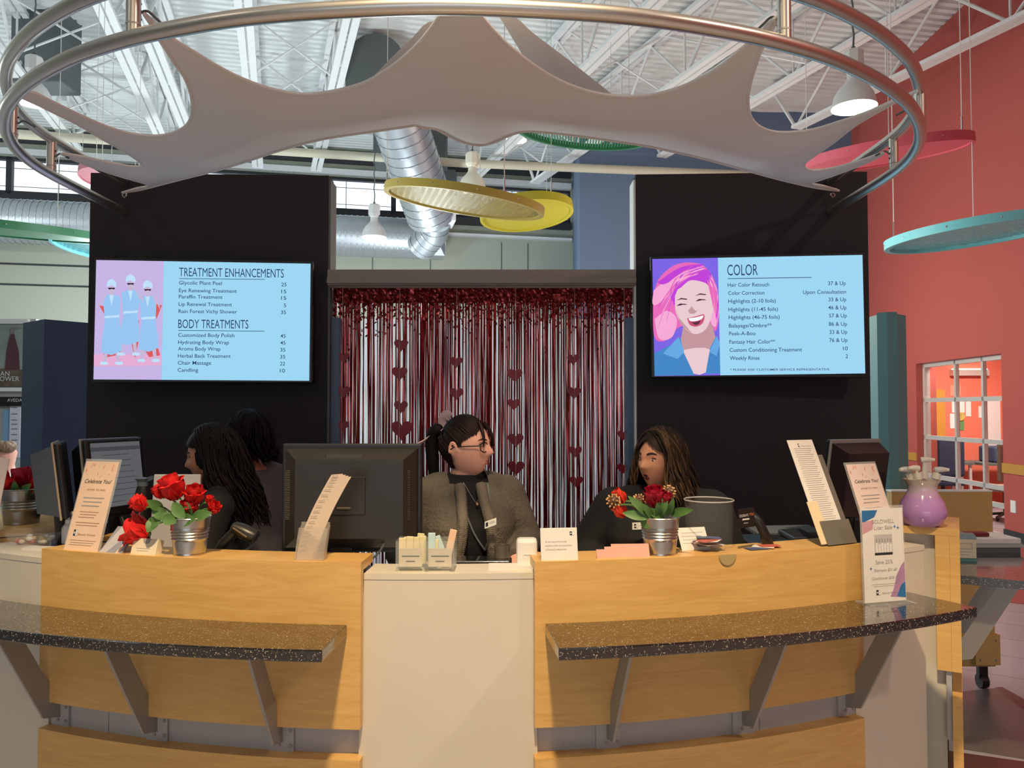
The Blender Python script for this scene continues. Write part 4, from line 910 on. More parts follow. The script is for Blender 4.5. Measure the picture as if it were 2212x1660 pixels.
for k in range(6): u = .31 + k * .068; c.rect('product_bottle', u, .53, u + .05, .63 - .01 * (k % 2), WHP, 2); c.rect('bottle_cap', u + .008, .635, u + .04, .675, GREYP, 2)
c.rect('photo_edge', .28, .50, .72, .525, TEXTB, 2); c.lines((.185, .165), .18, .82, GREYP, .005); c.logo(.28, .075, .10, .055); c.text('Beauty School', .42, .085, .38, .02, GREYP, al='L')
# student-service card
c = Card('notice_card', 'white standing notice card with a small logo, right of the cream column', 'card', (1173, 1217), (1258, 1218), ZT, .105, 12, PAPER, .004)
for st, v, w in (('All services performed by', .55, .58), ('students under the supervision', .43, .72), ('of licensed professionals.', .31, .58)): c.text(st, .12, v, w, .055, GREYP, al='L')
c.logo(.80, .76, .12, .12)
# business card holder
c = Card('card_holder', 'small cream business card box left of the red roses', 'card holder', (259, 1203), (303, 1209), ZT, .055, 18, mat('card_cream', (.82, .72, .52), .6), .03)
c.lines((.36, .22), .2, .75, GREYP, .03); c.poly('card_notch', [(.38, .99), (.72, .99), (.66, .72), (.55, .66), (.44, .72)], GREYP, 1)
# leaning pamphlets
c = Card('magazine', 'grey and white magazine leaning behind the celebrate sign', 'magazine', (192, 1198), (262, 1196), ZT, .115, 48, mat('mag_grey', (.30, .30, .36), .5), .006)
c.poly('cover_band', [(0, 0), (.3, 0), (.9, 1), (.2, 1)], mat('mag_pale', (.52, .50, .52), .5), 1); c.poly('cover_band', [(.72, 0), (.86, 0), (1, .7), (1, .95)], PEACH, 1)
one('red_folder', G().box(onz(318, 1190, 1.03) + Vector((.0, .12, .045)), (.17, .12, .025), (0.35, 0, .05)), mat('folder_red', (.34, .012, .02), .4), 'dark red folder lying behind the rose bucket', 'folder')
# pink envelopes
for k, (x0, x1, h) in enumerate(((1290, 1320, .03), (1308, 1345, .038), (1322, 1404, .046))):
    c = Card('pink_envelope', 'pink envelope %s the tulip bucket' % ('farthest left of those beside', 'middle one of those beside', 'largest one, touching')[k], 'envelope', (x0, 1207 - k), (x1, 1206 - k), ZT, h, 25, mat('envelope_pink', (.72, .36, .28), .6), .003, group='pink envelopes')
t_ = [onz(x, y, ZT + .001) for x, y in ((1480, 1203), (1600, 1197), (1590, 1178), (1490, 1182))]
Card('price_sheet', 'white printed sheet leaning behind the clear tub', 'paper', None, None, ZT, .085, 30, PAPER, bl3=ont(1482, 1194, ZT, 3.70), br3=ont(1548, 1192, ZT, 3.70)).lines((.3, .45, .6, .75), .1, .9, GREYP, .02)
# brochure rack right (price list in an acrylic stand)
GRA = mat('rack_grey', (.16, .15, .13), .25)
c = Card('brochure_rack', 'grey acrylic rack holding a tall cream price list at the right', 'brochure rack', (1785, 1181), (1846, 1174), ZT, .35, 24, GRA, .004, part='back_plate')
ls = Card('x', '', '', None, None, 0, .37, 24, PAPER, .002, par=c.t, part='price_list', bl3=c.P(-.10, .12, 10), br3=c.P(.80, .12, 10)); ls.logo(.36, .92, .07, .04); ls.lines([.9 - .022 * k for k in range(36)], .15, .86, GREYP, .006); ls.text('Beauty School', .48, .925, .4, .012, GREYP, al='L')
Card('x', '', '', None, None, 0, .09, 24, GRA, .003, par=c.t, part='front_lip', bl3=c.P(0, .0, 40), br3=c.P(1, .0, 40))
Card('x', '', '', None, None, 0, .16, 24, mat('list_cream', (.80, .66, .42), .6), .002, par=c.t, part='card', bl3=c.P(-.18, .02, 20), br3=c.P(.18, .02, 20))
# brochure holder left with tall receipts
b0 = ont(650, 1222, ZT)
t = thing('brochure_holder', 'clear brochure holder with tall curling price slips before the big monitor', 'brochure holder', b0)
FRO = mat('frosted_acrylic', (.62, .55, .46), .3, alpha=.28)
h0 = ont(622, 1218, ZT); h1 = ont(687, 1219, ZT)
for k, (dy, hh) in enumerate(((.0, .105), (.035, .12))): obj('plate', G().prism([h0 + Vector((0, dy, 0)), h1 + Vector((0, dy, 0)), h1 + Vector((.012, dy + .01, hh)), h0 + Vector((.012, dy + .01, hh))], (0, .003, 0)), FRO, t)
for p in (h0, h1): obj('side_plate', G().prism([p + Vector((0, .0035, 0)), p + Vector((0, .0345, 0)), p + Vector((.012, .044, .11)), p + Vector((.012, .011, .10))], (.002, 0, 0)), FRO, t)
for k in range(4):
    pts = [at(x + k * 6, y + k * 2, b0.y + .02 + .003 * k) for x, y in ((640, 1216), (645, 1180), (658, 1140), (678, 1095), (702, 1050), (716, 1026))]
    pts = bez(pts, 4); w_ = .040; g = G(); vs = []
    for p in pts: vs += [p + Vector((0, .0, 0)), p + Vector((w_ * .9, .012, .002))]
    g.add(vs, [(2 * i, 2 * i + 1, 2 * i + 3, 2 * i + 2) for i in range(len(pts) - 1)]); sl = obj('price_slip', g, mat('slip_cream', (.80, .66, .50), .7), t)
    if k == 0:
        for j in range(3, len(pts) - 1): p = pts[j]; obj('print_line', G().add([p + Vector((.006, -.001, 0)), p + Vector((.026, .004, .001)), p + Vector((.026, .004, .003)), p + Vector((.006, -.001, .002))], [(0, 1, 2, 3)]), GREYP, sl)
one('note_pad', G().box(ont(1102, 1232, zw_, RP - .06) + Vector((0, .03, .006)), (.145, .055, .012), (0, 0, .02)), PAPER, 'white note pad lying on the cream centre column', 'note pad')
# glass cubes with packets
def cube(px, label, mm, packs):
    b = ont(px, 1236, zw_, RP - .05); s_ = .098; t = thing('glass_cube', label, 'jar', b + Vector((0, .05, 0)), group='glass cubes of sample packets')
    c0 = b + Vector((0, .05, 0))
    g = G(); g.box(c0 + UP * .005, (s_, s_, .010))
    for dx, dy, sx, sy in ((0, -s_ / 2 + .003, s_, .006), (0, s_ / 2 - .003, s_, .006), (-s_ / 2 + .003, 0, .006, s_ - .012), (s_ / 2 - .003, 0, .006, s_ - .012)): g.box(c0 + Vector((dx, dy, .0105 + .045)), (sx, sy, .09))
    obj('glass', g, mat('cube_glass', (.86, .93, .86), .03, alpha=.10), t)
    obj('label_card', G().box(c0 + Vector((0, -s_ / 2 + .0085, .045)), (s_ * .78, .002, .06), bev=0), mat('label_cream', (.66, .56, .43), .7, var=.2, scale=15), t)
    for k in range(2): obj('print_line', G().box(c0 + Vector((0, -s_ / 2 + .0068, .05 - k * .017)), (s_ * (.6 - .3 * k), .0008, .003)), TEXTB, t)
    r = random.Random(int(px))
    for k, (dx, hh, ry, m) in enumerate(packs): obj('packet', G().box(c0 + Vector((dx, -.02 + .013 * k, .012 + hh / 2)), (.024, .008, hh), (0, ry, 0), bev=.002), m, t)
CRM = mat('packet_cream', (.80, .70, .42), .6); BLU = mat('packet_blue', (.55, .74, .76), .6); PCH = mat('packet_peach', (.84, .56, .38), .6)
cube(886, 'glass cube full of cream packets, left of the pair on the centre column', CRM, [(-.03, .095, 0, CRM), (-.008, .098, .05, CRM), (.014, .094, -.04, CRM), (.033, .096, .0, CRM), (-.02, .09, 0, CRM), (.02, .1, .1, CRM)])
cube(950, 'glass cube with a few blue and peach packets, right of the pair', CRM, [(-.03, .112, 0, BLU), (-.022, .088, .05, CRM), (0.0, .10, -.35, BLU), (.028, .118, .22, PCH)])
# bucket of flowers
def bucket(px, py, z, rt, rb, h, label, roses, leaves, m=GALV, extra=None):
    b = ont(px, py, z); c = b + Vector((0, rb, 0)); t = thing('flower_bucket', label, 'flower bucket', c, group='flower buckets')
    pr = [(.001, 0), (rb, 0), (rb + .001, .004)]
    for k in range(1, 25):
        f = k / 25; rr = rb + (rt - rb) * f; w_ = .0022 * (1 if k % 2 else -1) if 11 <= k <= 17 else 0; pr.append((rr + w_, h * f))
    pr += [(rt, h * .985), (rt + .004, h), (rt + .002, h + .003), (rt - .002, h), (rt - .004, h * .7), (.001, h * .68)]
    obj('bucket', G().lathe(pr, c, 32), m, t, smooth=True, auto=50)
    top = c + UP * h * .8
    rr = random.Random(px)
    for (fx, fy, sz, kind) in roses:
        dy = rr.uniform(-.035, .05); p = at(fx, fy, c.y + dy + (.05 if fy > 1130 else 0)); s_ = sz * c.y / F
        st = bez([top + Vector((rr.uniform(-.02, .02), rr.uniform(-.02, .02), -.03)), top.lerp(p, .5) + Vector((0, 0, .02)), p - UP * s_ * .3], 4); obj('stem', G().tube(st, .0035, 6), LEAF, t)
        ax = (p - top); ax.normalize(); ax = (ax + UP * .5 + Vector((0, -.35, 0))).normalized(); flower(t, p, s_, ax, kind, rr)
    for (fx, fy, tx, ty, wd) in leaves:
        a = at(fx, fy, c.y - .03 + rr.uniform(-.04, .02)); b_ = at(tx, ty, c.y - .05 + rr.uniform(-.04, .02)); leaf(t, a, b_, wd * c.y / F, rr)
    return t, c, top
def leaf(t, a, b, w_, rr):
    d = b - a; L = d.length; d.normalize(); s = d.cross(Vector((0, -1, .25))).normalized(); n = s.cross(d); vs = []; N = 6
    for i in range(N + 1):
        f = i / N; hw = w_ / 2 * math.sin(math.pi * min(1, f * .92 + .06)) ** .8; q = a + d * L * f + n * (-.25 * L * (f - .5) ** 2)
        vs += [q - s * hw + n * hw * .35, q, q + s * hw + n * hw * .35]
    fs = []
    for i in range(N): fs += [(3 * i, 3 * i + 1, 3 * i + 4, 3 * i + 3), (3 * i + 1, 3 * i + 2, 3 * i + 5, 3 * i + 4)]
    obj('leaf', G().add(vs, fs), LEAF, t, smooth=True)
TULIP = mat('tulip_orange', (.72, .045, .02), .55, var=.3, scale=30); CRIM = mat('rose_crimson', (.45, .006, .03), .5, var=.3, scale=40); CONE = mat('cone_brown', (.10, .045, .02), .6); CONET = mat('cone_tip', (.66, .40, .17), .6)
def petal_g(p, s_, ax, ang, spread, curl):
    u = ax.orthogonal().normalized(); v = ax.cross(u); e = u * math.cos(ang) + v * math.sin(ang); tn = ax.cross(e); vs = []; N, Mx = 5, 4
    for i in range(N + 1):
        f = i / N; hw = s_ * .52 * math.sin(math.pi * (.18 + .70 * f)) ; rad = s_ * (.06 + spread * f ** .8); hgt = s_ * (-.45 + .95 * f - curl * max(0, f - .65) * 2.2)
        for k in range(Mx + 1):
            t_ = k / Mx * 2 - 1; bow = (1 - t_ * t_) * s_ * .16
            vs.append(p + e * (rad + bow - s_ * .1) + tn * hw * t_ * .85 + ax * hgt)
    return G().add(vs, [(i * (Mx + 1) + k, i * (Mx + 1) + k + 1, (i + 1) * (Mx + 1) + k + 1, (i + 1) * (Mx + 1) + k) for i in range(N) for k in range(Mx)])
def flower(t, p, s_, ax, kind, rr):
    if kind == 'cone':
        co = obj('pine_cone', G().ball(p, s_ * .36, 10, 8), CONE, t)
        for k in range(34):
            f = k / 34; zz = 1 - 2 * f; r_ = math.sqrt(max(0, 1 - zz * zz)); a = k * 2.399; u = ax.orthogonal().normalized(); v = ax.cross(u); d = (u * math.cos(a) * r_ + v * math.sin(a) * r_ + ax * zz)
            obj('scale', G().ball(p + d * s_ * .42, (s_ * .085, s_ * .05, s_ * .06), 6, 4, d.to_track_quat('X', 'Z').to_matrix()), CONET, co)
        return
    m = {'rose': REDF, 'open': REDF, 'tulip': TULIP, 'crimson': CRIM}[kind]
    lay = {'rose': ((3, .12, 0), (5, .30, .05), (5, .46, .3)), 'open': ((5, .62, .35), (5, .5, .1)), 'tulip': ((3, .16, -.1), (3, .24, -.1)), 'crimson': ((3, .14, 0), (5, .32, .0), (5, .42, .1))}[kind]
    bl = obj('bloom', G().ball(p - ax * s_ * .15, s_ * .22, 10, 8), m, t, smooth=True); off = rr.random() * 6
    for n_, sp, cu_ in lay:
        for k in range(n_): obj('petal', petal_g(p, s_, ax, off + 2 * math.pi * k / n_ + rr.uniform(-.15, .15), sp, cu_), m, bl, smooth=True)
        off += .6
    obj('calyx', G().ball(p - ax * s_ * .42, s_ * .12, 8, 6), LEAF, bl, smooth=True)
bucket(375, 1210, ZT, .066, .052, .126, 'galvanised bucket of red roses on the left maple desk section',
       [(372, 1054, 56, 'rose'), (420, 1070, 44, 'rose'), (408, 1098, 40, 'rose'), (300, 1088, 38, 'rose'), (296, 1146, 58, 'open'), (462, 1098, 28, 'rose'), (346, 1062, 34, 'rose'), (452, 1080, 20, 'rose')],
       [(352, 1100, 318, 1082, 22), (346, 1125, 316, 1135, 26), (362, 1120, 328, 1098, 26), (370, 1110, 352, 1130, 30), (398, 1120, 372, 1086, 26), (412, 1120, 456, 1108, 24), (392, 1126, 420, 1122, 28), (340, 1120, 318, 1150, 26), (372, 1126, 392, 1090, 20), (380, 1128, 350, 1118, 24), (410, 1122, 404, 1086, 20)])
bucket(1444, 1209, ZT, .066, .052, .126, 'galvanised bucket of tulips and pine cones on the right maple desk section',
       [(1340, 1074, 32, 'tulip'), (1340, 1104, 34, 'tulip'), (1414, 1076, 46, 'crimson'), (1437, 1078, 28, 'crimson'), (1325, 1083, 34, 'cone'), (1381, 1084, 36, 'cone'), (1444, 1064, 34, 'cone')],
       [(1400, 1120, 1345, 1108, 20), (1405, 1118, 1358, 1072, 18), (1412, 1122, 1390, 1090, 16), (1420, 1120, 1440, 1070, 22), (1446, 1112, 1494, 1102, 20), (1430, 1122, 1398, 1098, 18), (1400, 1125, 1388, 1140, 22), (1424, 1124, 1420, 1088, 18), (1440, 1118, 1455, 1078, 16)])
bucket(24, 1136, ZT, .085, .068, .15, 'galvanised bucket of red roses at the left edge, partly cut off',
       [(48, 1032, 44, 'crimson'), (78, 1046, 32, 'rose'), (20, 1048, 32, 'rose'), (72, 1062, 22, 'rose'), (2, 1030, 36, 'rose')],
       [(40, 1070, 30, 1040, 18), (46, 1070, 66, 1046, 18), (30, 1070, 10, 1058, 18), (50, 1072, 80, 1060, 14)], m=mat('galvanised_dark', (.35, .34, .32), .3, 1.0))
# clear tub of cards
b = ont(1566, 1205, ZT); c0 = b + Vector((0, .085, 0)); t = thing('clear_tub', 'clear round tub with business cards on the right desk section', 'tub', c0)
TUB = mat('tub_plastic', (.90, .90, .88), .04, alpha=.016); TUB.node_tree.nodes['Principled BSDF'].inputs['Specular IOR Level'].default_value = .2
obj('tub', G().lathe([(.001, .0), (.074, .0), (.080, .01), (.086, .16), (.0875, .175), (.0845, .175), (.083, .16), (.077, .012), (.001, .010)], c0, 36), TUB, t, smooth=True, auto=60)
obj('rim', G().tube([c0 + Vector((.086 * math.cos(a), .086 * math.sin(a), .176)) for a in [k * math.pi / 18 for k in range(36)]], .0022, 6, closed=True), mat('tub_rim', (.8, .8, .78), .1, alpha=.45), t, smooth=True)
r = random.Random(11)
for k in range(7): obj('card', G().box(c0 + Vector((r.uniform(-.02, .02), r.uniform(-.03, .03), .018 + .004 * k)), (.085, .05, .001), (r.uniform(-.15, .15), r.uniform(-.15, .15), r.uniform(-.8, .8))), [mat('card_blue', (.08, .11, .22), .5), mat('card_white', (.75, .7, .64), .6), mat('card_red', (.55, .12, .08), .5)][k % 3], t)
c = Card('black_tag', 'black celebrate tag standing right of the clear tub', 'tag', (1596, 1150), (1630, 1143), ZT, .068, 0, mat('tag_black', (.012, .010, .010), .5), .002, bl3=at(1595, 1143, c0.y - .03), br3=at(1630, 1138, c0.y + .02))
c.text('CELEBRATE', .33, .58, .55, .13, WHP); c.text('YOU', .8, .60, .28, .14, mat('tag_orange', (.75, .3, .08), .5)); c.rect('tag_line', .25, .40, .68, .48, WHP, 1); c.rect('tag_line', .33, .22, .6, .27, GREYP, 1)
pts = [onz(1575 + 19 * 2 * k / 12, 1207, ZT) for k in range(13)]
a, b2 = ont(1574, 1207, ZT, RP), ont(1613, 1205, ZT, RP); w_ = (b2 - a)
g = G().prism([a + w_ * (.5 - .5 * math.cos(th)) + Vector((0, -.004, -.036 * math.sin(th))) for th in [math.pi * k / 14 for k in range(15)]], (0, -.001, 0)); one('paper_tag', g, mat('tag_beige', (.45, .34, .15), .6), 'half-round beige tag hanging over the edge below the clear tub', 'tag')
for k, (x, y, rz) in enumerate(((1640, 1190, .3), (1655, 1187, -.4), (1668, 1186, .1))): one('loose_card', G().box(ont(x, y, ZT) + Vector((0, .03, .002 + .002 * k)), (.075, .045, .001), (0, 0, rz)), [MATS['card_blue'], MATS['card_white'], MATS['card_red']][k], ['dark blue', 'white', 'red'][k] + ' business card lying right of the clear tub', 'card', 'loose business cards')
# ================================================================== machines behind the desk
WZ = 1.00
def mon_shell(w, h, dep, inset=.12):
    f = lambda sx, sz, y: [Vector((-sx / 2, y, -sz / 2)), Vector((sx / 2, y, -sz / 2)), Vector((sx / 2, y, sz / 2)), Vector((-sx / 2, y, sz / 2))]
    return G().loft([f(w * .95, h * .93, 0), f(w * .93, h * .9, .012), f(w * (1 - inset * 2), h * (1 - inset * 2.4), dep)])
# big monitor, its back to the viewer
c = at(760, 1076, 2.80); t = thing('monitor', 'large black monitor seen from behind, left of the woman with glasses', 'monitor', Vector((c.x, c.y, WZ)))
W_, H_ = .507, .392
V = lambda x, y, z: c + Vector((x, y, z))
px = lambda X, Y, y: V((X - 760) / F * 2.8, y, (1076 - Y) / F * 2.8)
GB = mat('monitor_back', (.020, .016, .012), .36)
obj('bezel', G().box(V(0, .012, 0), (W_, .024, H_), bev=.006), BLK, t)
g = mon_shell(W_, H_, .05).xf(Matrix.Translation(c) @ Matrix.Rotation(math.pi, 4, 'Z')); sh = obj('back_shell', g, GB, t)
obj('handle_recess', G().box(px(747, 990, -.032), (.138, .02, .036), (-.55, 0, 0), bev=.006), BLKM, sh)
pl = obj('mount_plate', G().box(px(752, 1068, -.052), (.145, .006, .135), bev=.002), GB, t)
for y in (1033, 1094): obj('mount_bump', G().box(px(750, y, -.057), (.05, .006, .008), bev=.002), mat('bump_gold', (.09, .075, .05), .35), pl)
g = G()
for k in range(8): pass
for (x0, x1) in ((622, 637), (865, 890)):
    for k in range(30):
        f = (x0 + x1) / 2; s_ = 1 if f > 760 else -1; y = 1017 + k * 3.5
        g.box(px(f, y, -.030), ((x1 - x0) / F * 2.8, .004, .0022), (0, 0, -s_ * .62))
tag(obj('side_vents', g, mat('vent_tan', (.10, .08, .055), .5), sh), kind='stuff')
g = G()
for (x0, x1) in ((652, 704), (800, 852)):
    for k in range(17): g.box(px(x0 + (x1 - x0) * k / 16, 990, -.0335), (.0018, .003, .030), (-.55, 0, 0))
tag(obj('top_vents', g, BLKM, sh), kind='stuff')
ps = obj('port_strip', G().box(px(770, 1134, -.028), (.27, .012, .034)), BLKM, t)
for k, (X, Y, w2, h2, m) in enumerate(((795, 1130, .012, .006, ALU), (808, 1128, .014, .005, ALU), (803, 1138, .008, .008, CHROME), (815, 1138, .009, .009, CHROME), (793, 1140, .008, .005, ALU), (735, 1134, .03, .01, ALU), (837, 1135, .03, .026, mat('plug_blue', (.012, .018, .06), .4)))): obj('port', G().box(px(X, Y, -.036), (w2, .006, h2)), m, ps)
# stand: a bent plate with an arched slot
g = G(); out_ = [(-.040, 0), (-.020, 0), (-.020, .045), (-.014, .062), (0, .068), (.014, .062), (.020, .045), (.020, 0), (.040, 0), (.042, .06), (.038, .12), (-.034, .12), (-.042, .06)]
b0 = Vector((at(738, 1150, 2.8).x, 2.77, WZ + .012)); st = obj('stand', g.prism([b0 + Vector((x, 0 + .25 * z, z)) for x, z in out_], (0, .012, 0)), GB, t); obj('stand_base', G().box((b0.x, 2.84, WZ + .006), (.2, .16, .012), bev=.004), GB, t)
obj('cable', G().tube(bez([px(838, 1142, -.03), px(835, 1165, -.035), px(823, 1188, -.03), px(800, 1208, -.02), px(770, 1216, .02)], 6), .004, 8), MIDG, t, smooth=True)
# tilted till monitors
def till(name, label, pxy, d, w, h, yaw, tilt, shellm, rim, screen=None):
    c = at(*pxy, d); t = thing(name, label, 'monitor', Vector((c.x, c.y, WZ)), group='till monitors')
    M = Matrix.Translation(c) @ Matrix.Rotation(yaw, 4, 'Z') @ Matrix.Rotation(tilt, 4, 'X')
    obj('bezel', G().box((0, 0, 0), (w, .026, h), bev=.01).xf(M), BLK, t); obj('rim', G().box((0, .017, 0), (w + .006, .008, h + .006), bev=.003).xf(M), rim, t)
    bsh = obj('back_shell', mon_shell(w, h, .075, .10).xf(M @ Matrix.Translation((0, .021, 0))), shellm, t, smooth=True, auto=50)
    if screen:
        s_ = obj('display', G().box((0, -.0135, .01), (w * .86, .001, h * .82)).xf(M), screen, t)
        obj('header_bar', G().box((0, -.0145, h * .36), (w * .86, .001, h * .05)).xf(M), mat('ui_bar', (.10, .10, .12), .5, emit=.5), s_)
        r = random.Random(int(pxy[0]))
        for k in range(9): obj('ui_line', G().box((r.uniform(-.1, .1) * w, -.0145, h * (.28 - .075 * k)), (w * r.uniform(.3, .7), .001, h * .008)).xf(M), mat('ui_grey', (.07, .07, .08), .5, emit=.6), s_)
    p0 = M @ Vector((0, .03, -h * .42)); obj('neck', G().tube([p0, Vector((p0.x, p0.y + .03, WZ + .02))], .022, 10), BLK, t); obj('foot', G().box((p0.x, p0.y + .02, WZ + .008), (.2, .18, .016), (0, 0, yaw), bev=.005), BLK, t)
    return t
GRY = mat('shell_grey', (.05, .055, .06), .35); MAR = mat('shell_maroon', (.022, .012, .014), .32); RIMC = mat('rim_cream', (.45, .36, .26), .4)
till('monitor', 'black till monitor seen from its side, left of the lit screen', (139, 1034), 3.12, .26, .30, math.radians(116), -.12, GRY, RIMC)
till('monitor', 'till monitor with a lit booking list, facing the desk at the left', (251, 1030), 3.24, .30, .325, math.radians(72), -.14, BLK, ALU, mat('ui_page', (.16, .17, .18), .4, emit=.62, var=.08))
till('monitor', 'dark maroon till monitor seen from behind at the right', (1832, 1036), 3.25, .27, .345, math.radians(202), -.16, MAR, ALU)
# scanner on a stand
b = onz(470, 1207, ZT) + Vector((0, .14, -.06)); t = thing('barcode_scanner', 'black barcode scanner on a stand right of the rose bucket', 'scanner', Vector((b.x, b.y, WZ)))
d = 2.78; h0, h1 = at(462, 1206, d), at(508, 1148, d)
obj('handle', G().tube(bez([h0, at(478, 1180, d), h1], 5), [.016] * 5 + [.018] * 6, 12), BLK, t, smooth=True)
M = Matrix.Translation(at(525, 1148, d)) @ Matrix.Rotation(.42, 4, 'Y')
obj('head', G().loft([[Vector((x, sy * math.cos(a), sz * math.sin(a))) for a in [k * math.pi / 8 for k in range(16)]] for x, sy, sz in ((-.045, .010, .012), (-.035, .026, .022), (0, .032, .027), (.04, .033, .026), (.05, .030, .024))]).xf(M), GB, t, smooth=True)
obj('window', G().box((.052, 0, 0), (.004, .048, .034)).xf(M), BLKM, t); obj('trim', G().tube([M @ Vector((-.03, -.03, .004)), M @ Vector((.03, -.035, -.004))], .003, 6), mat('trim_gold', (.3, .22, .12), .35, .6), t)
obj('stand_arm', G().tube(bez([at(500, 1196, d), at(530, 1190, d), at(548, 1176, d)], 5), .005, 8), MIDG, t); obj('base', G().box(at(520, 1204, d), (.12, .10, .02), bev=.006), BLK, t)
obj('base_post', G().box(Vector((at(520, 1204, d).x, d, (WZ + at(520, 1204, d).z) / 2)), (.1, .08, at(520, 1204, d).z - WZ - .01)), BLKM, t)
# black tray by the scanner, cash drawer, cup, dispenser box
one('black_tray', G().box((at(500, 1200, 2.80).x, 2.86, WZ + .025), (.30, .10, .05), bev=.006), BLK, 'low black tray behind the left maple section', 'tray')
t = thing('card_terminal', 'flat black terminal with a silver edge before the woman with glasses', 'terminal', (at(1045, 1210, 2.75).x, 2.8, WZ))
obj('body', G().box((at(1045, 1212, 2.75).x, 2.80, WZ + .028), (.20, .11, .056), bev=.005), BLK, t); obj('silver_edge', G().box((at(1042, 1196, 2.75).x, 2.79, WZ + .06), (.19, .10, .007), bev=.002), CHROME, t)
for dx in (-.03, .03): obj('screw', G().tube([(at(1045, 1212, 2.75).x + dx, 2.744, WZ + .036), (at(1045, 1212, 2.75).x + dx, 2.741, WZ + .036)], .004, 8), MIDG, t)
b = Vector((at(1084, 1198, 2.75).x, 2.80, WZ + .0645)); one('small_cup', G().lathe([(.001, 0), (.024, 0), (.029, .046), (.026, .046), (.021, .006), (.001, .006)], b, 24), mat('smoke_cup', (.10, .085, .065), .25), 'small smoke-grey cup on the black terminal', 'cup', smooth=True)
t = thing('tissue_box', 'white rounded paper box between the cup and the notice card', 'box', (at(1138, 1215, 2.68).x, 2.70, zw_))
bx = Vector((at(1138, 1215, 2.66).x, 2.675, zw_ + .047)); obj('box', G().box(bx, (.072, .06, .094), bev=.012), WHP, t); obj('band', G().box(bx + Vector((.012, -.031, -.004)), (.046, .002, .002)), PAPER, t)
# phone and receipt printer at the right
t = thing('desk_phone', 'black desk phone with its handset standing right of the clear tub', 'phone', (at(1640, 1180, 2.85).x, 2.9, WZ))
obj('base', G().box((at(1645, 1190, 2.98).x, 3.04, WZ + .055), (.12, .12, .08), (.2, 0, .2), bev=.01), BLK, t)
obj('handset', G().tube(bez([at(1618, 1112, 2.86), at(1636, 1125, 2.84), at(1652, 1155, 2.84), at(1662, 1188, 2.86)], 5), [.020, .022, .02, .018, .018, .017, .017, .017, .017, .017, .018, .019, .02, .021, .022, .02], 12), BLK, t, smooth=True)
t = thing('receipt_printer', 'flat black receipt printer with a glossy lid at the right of the desk', 'printer', (at(1715, 1165, 2.95).x, 2.98, WZ))
obj('body', G().box((at(1715, 1170, 2.98).x, 3.06, WZ + .048), (.18, .15, .095), (0, 0, .15), bev=.012), BLK, t); obj('lid', G().box((at(1735, 1158, 2.98).x, 3.04, WZ + .105), (.10, .13, .02), (.12, 0, .15), bev=.006), mat('lid_gloss', (.03, .035, .045), .12), t)
obj('tray', G().box((at(1700, 1150, 3.16).x, 3.2, WZ + .10), (.28, .12, .012), (.1, 0, .12)), MIDG, t)
obj('tray_support', G().box((at(1700, 1150, 3.16).x, 3.2, WZ + .045), (.2, .08, .09)), BLKM, t)
# grey laptop lid behind the roses, small spray bottle
t = thing('laptop', 'grey laptop lid behind the red roses', 'laptop', (at(390, 1040, 2.95).x, 2.98, WZ))
a = at(372, 1026, 2.95); b = at(428, 1026, 2.95); obj('lid', G().box(((a.x + b.x) / 2 - .04, 2.96, (a.z + WZ) / 2 + .01), (.18, .012, a.z - WZ - .02), (-.1, 0, 0), bev=.004), GREYB, t); obj('base', G().box(((a.x + b.x) / 2 - .04, 3.0, WZ + .01), (.18, .06, .018), bev=.004), GREYB, t)
t = thing('spray_bottle', 'small slate blue spray bottle right of the lit till screen', 'bottle', (at(308, 1080, 3.08).x, 3.08, WZ))
b = Vector((at(308, 1080, 3.08).x, 3.08, WZ)); z1 = at(308, 1080, 3.08).z - WZ
obj('bottle', G().lathe([(.001, 0), (.032, 0), (.032, z1), (.026, z1 + .035), (.02, z1 + .055)], b, 18), BLK, t, smooth=True); obj('cap', G().lathe([(.02, z1 + .05), (.021, z1 + .072), (.03, z1 + .085), (.001, z1 + .09)], b, 14), mat('slate', (.12, .16, .2), .4), t); obj('nozzle', G().box(b + Vector((.02, 0, z1 + .08)), (.04, .018, .016), (0, -.4, 0)), MATS['slate'], t)
# till drawers and boxes between the till screens and the roses
t = thing('till_stand', 'black till stand with wooden shelves behind the celebrate sign', 'till', (at(235, 1140, 3.0).x, 3.05, WZ))
obj('frame', G().box((at(235, 1140, 3.0).x, 3.05, WZ + .03), (.28, .2, .06), bev=.008), BLK, t); obj('shelf', G().box((at(256, 1112, 3.0).x, 3.06, WZ + .10), (.14, .16, .015)), WOODT, t); obj('support', G().box((at(256, 1112, 3.0).x, 3.08, WZ + .076), (.1, .1, .03)), BLKM, t)
obj('lever', G().tube([at(262, 1118, 2.97), at(282, 1170, 2.95)], .007, 8), BLK, t); obj('blue_corner', G().prism([at(219, 1131, 2.94), at(233, 1131, 2.94), at(228, 1118, 2.94)], (0, .004, 0)), mat('corner_blue', (.06, .16, .5), .4), t)
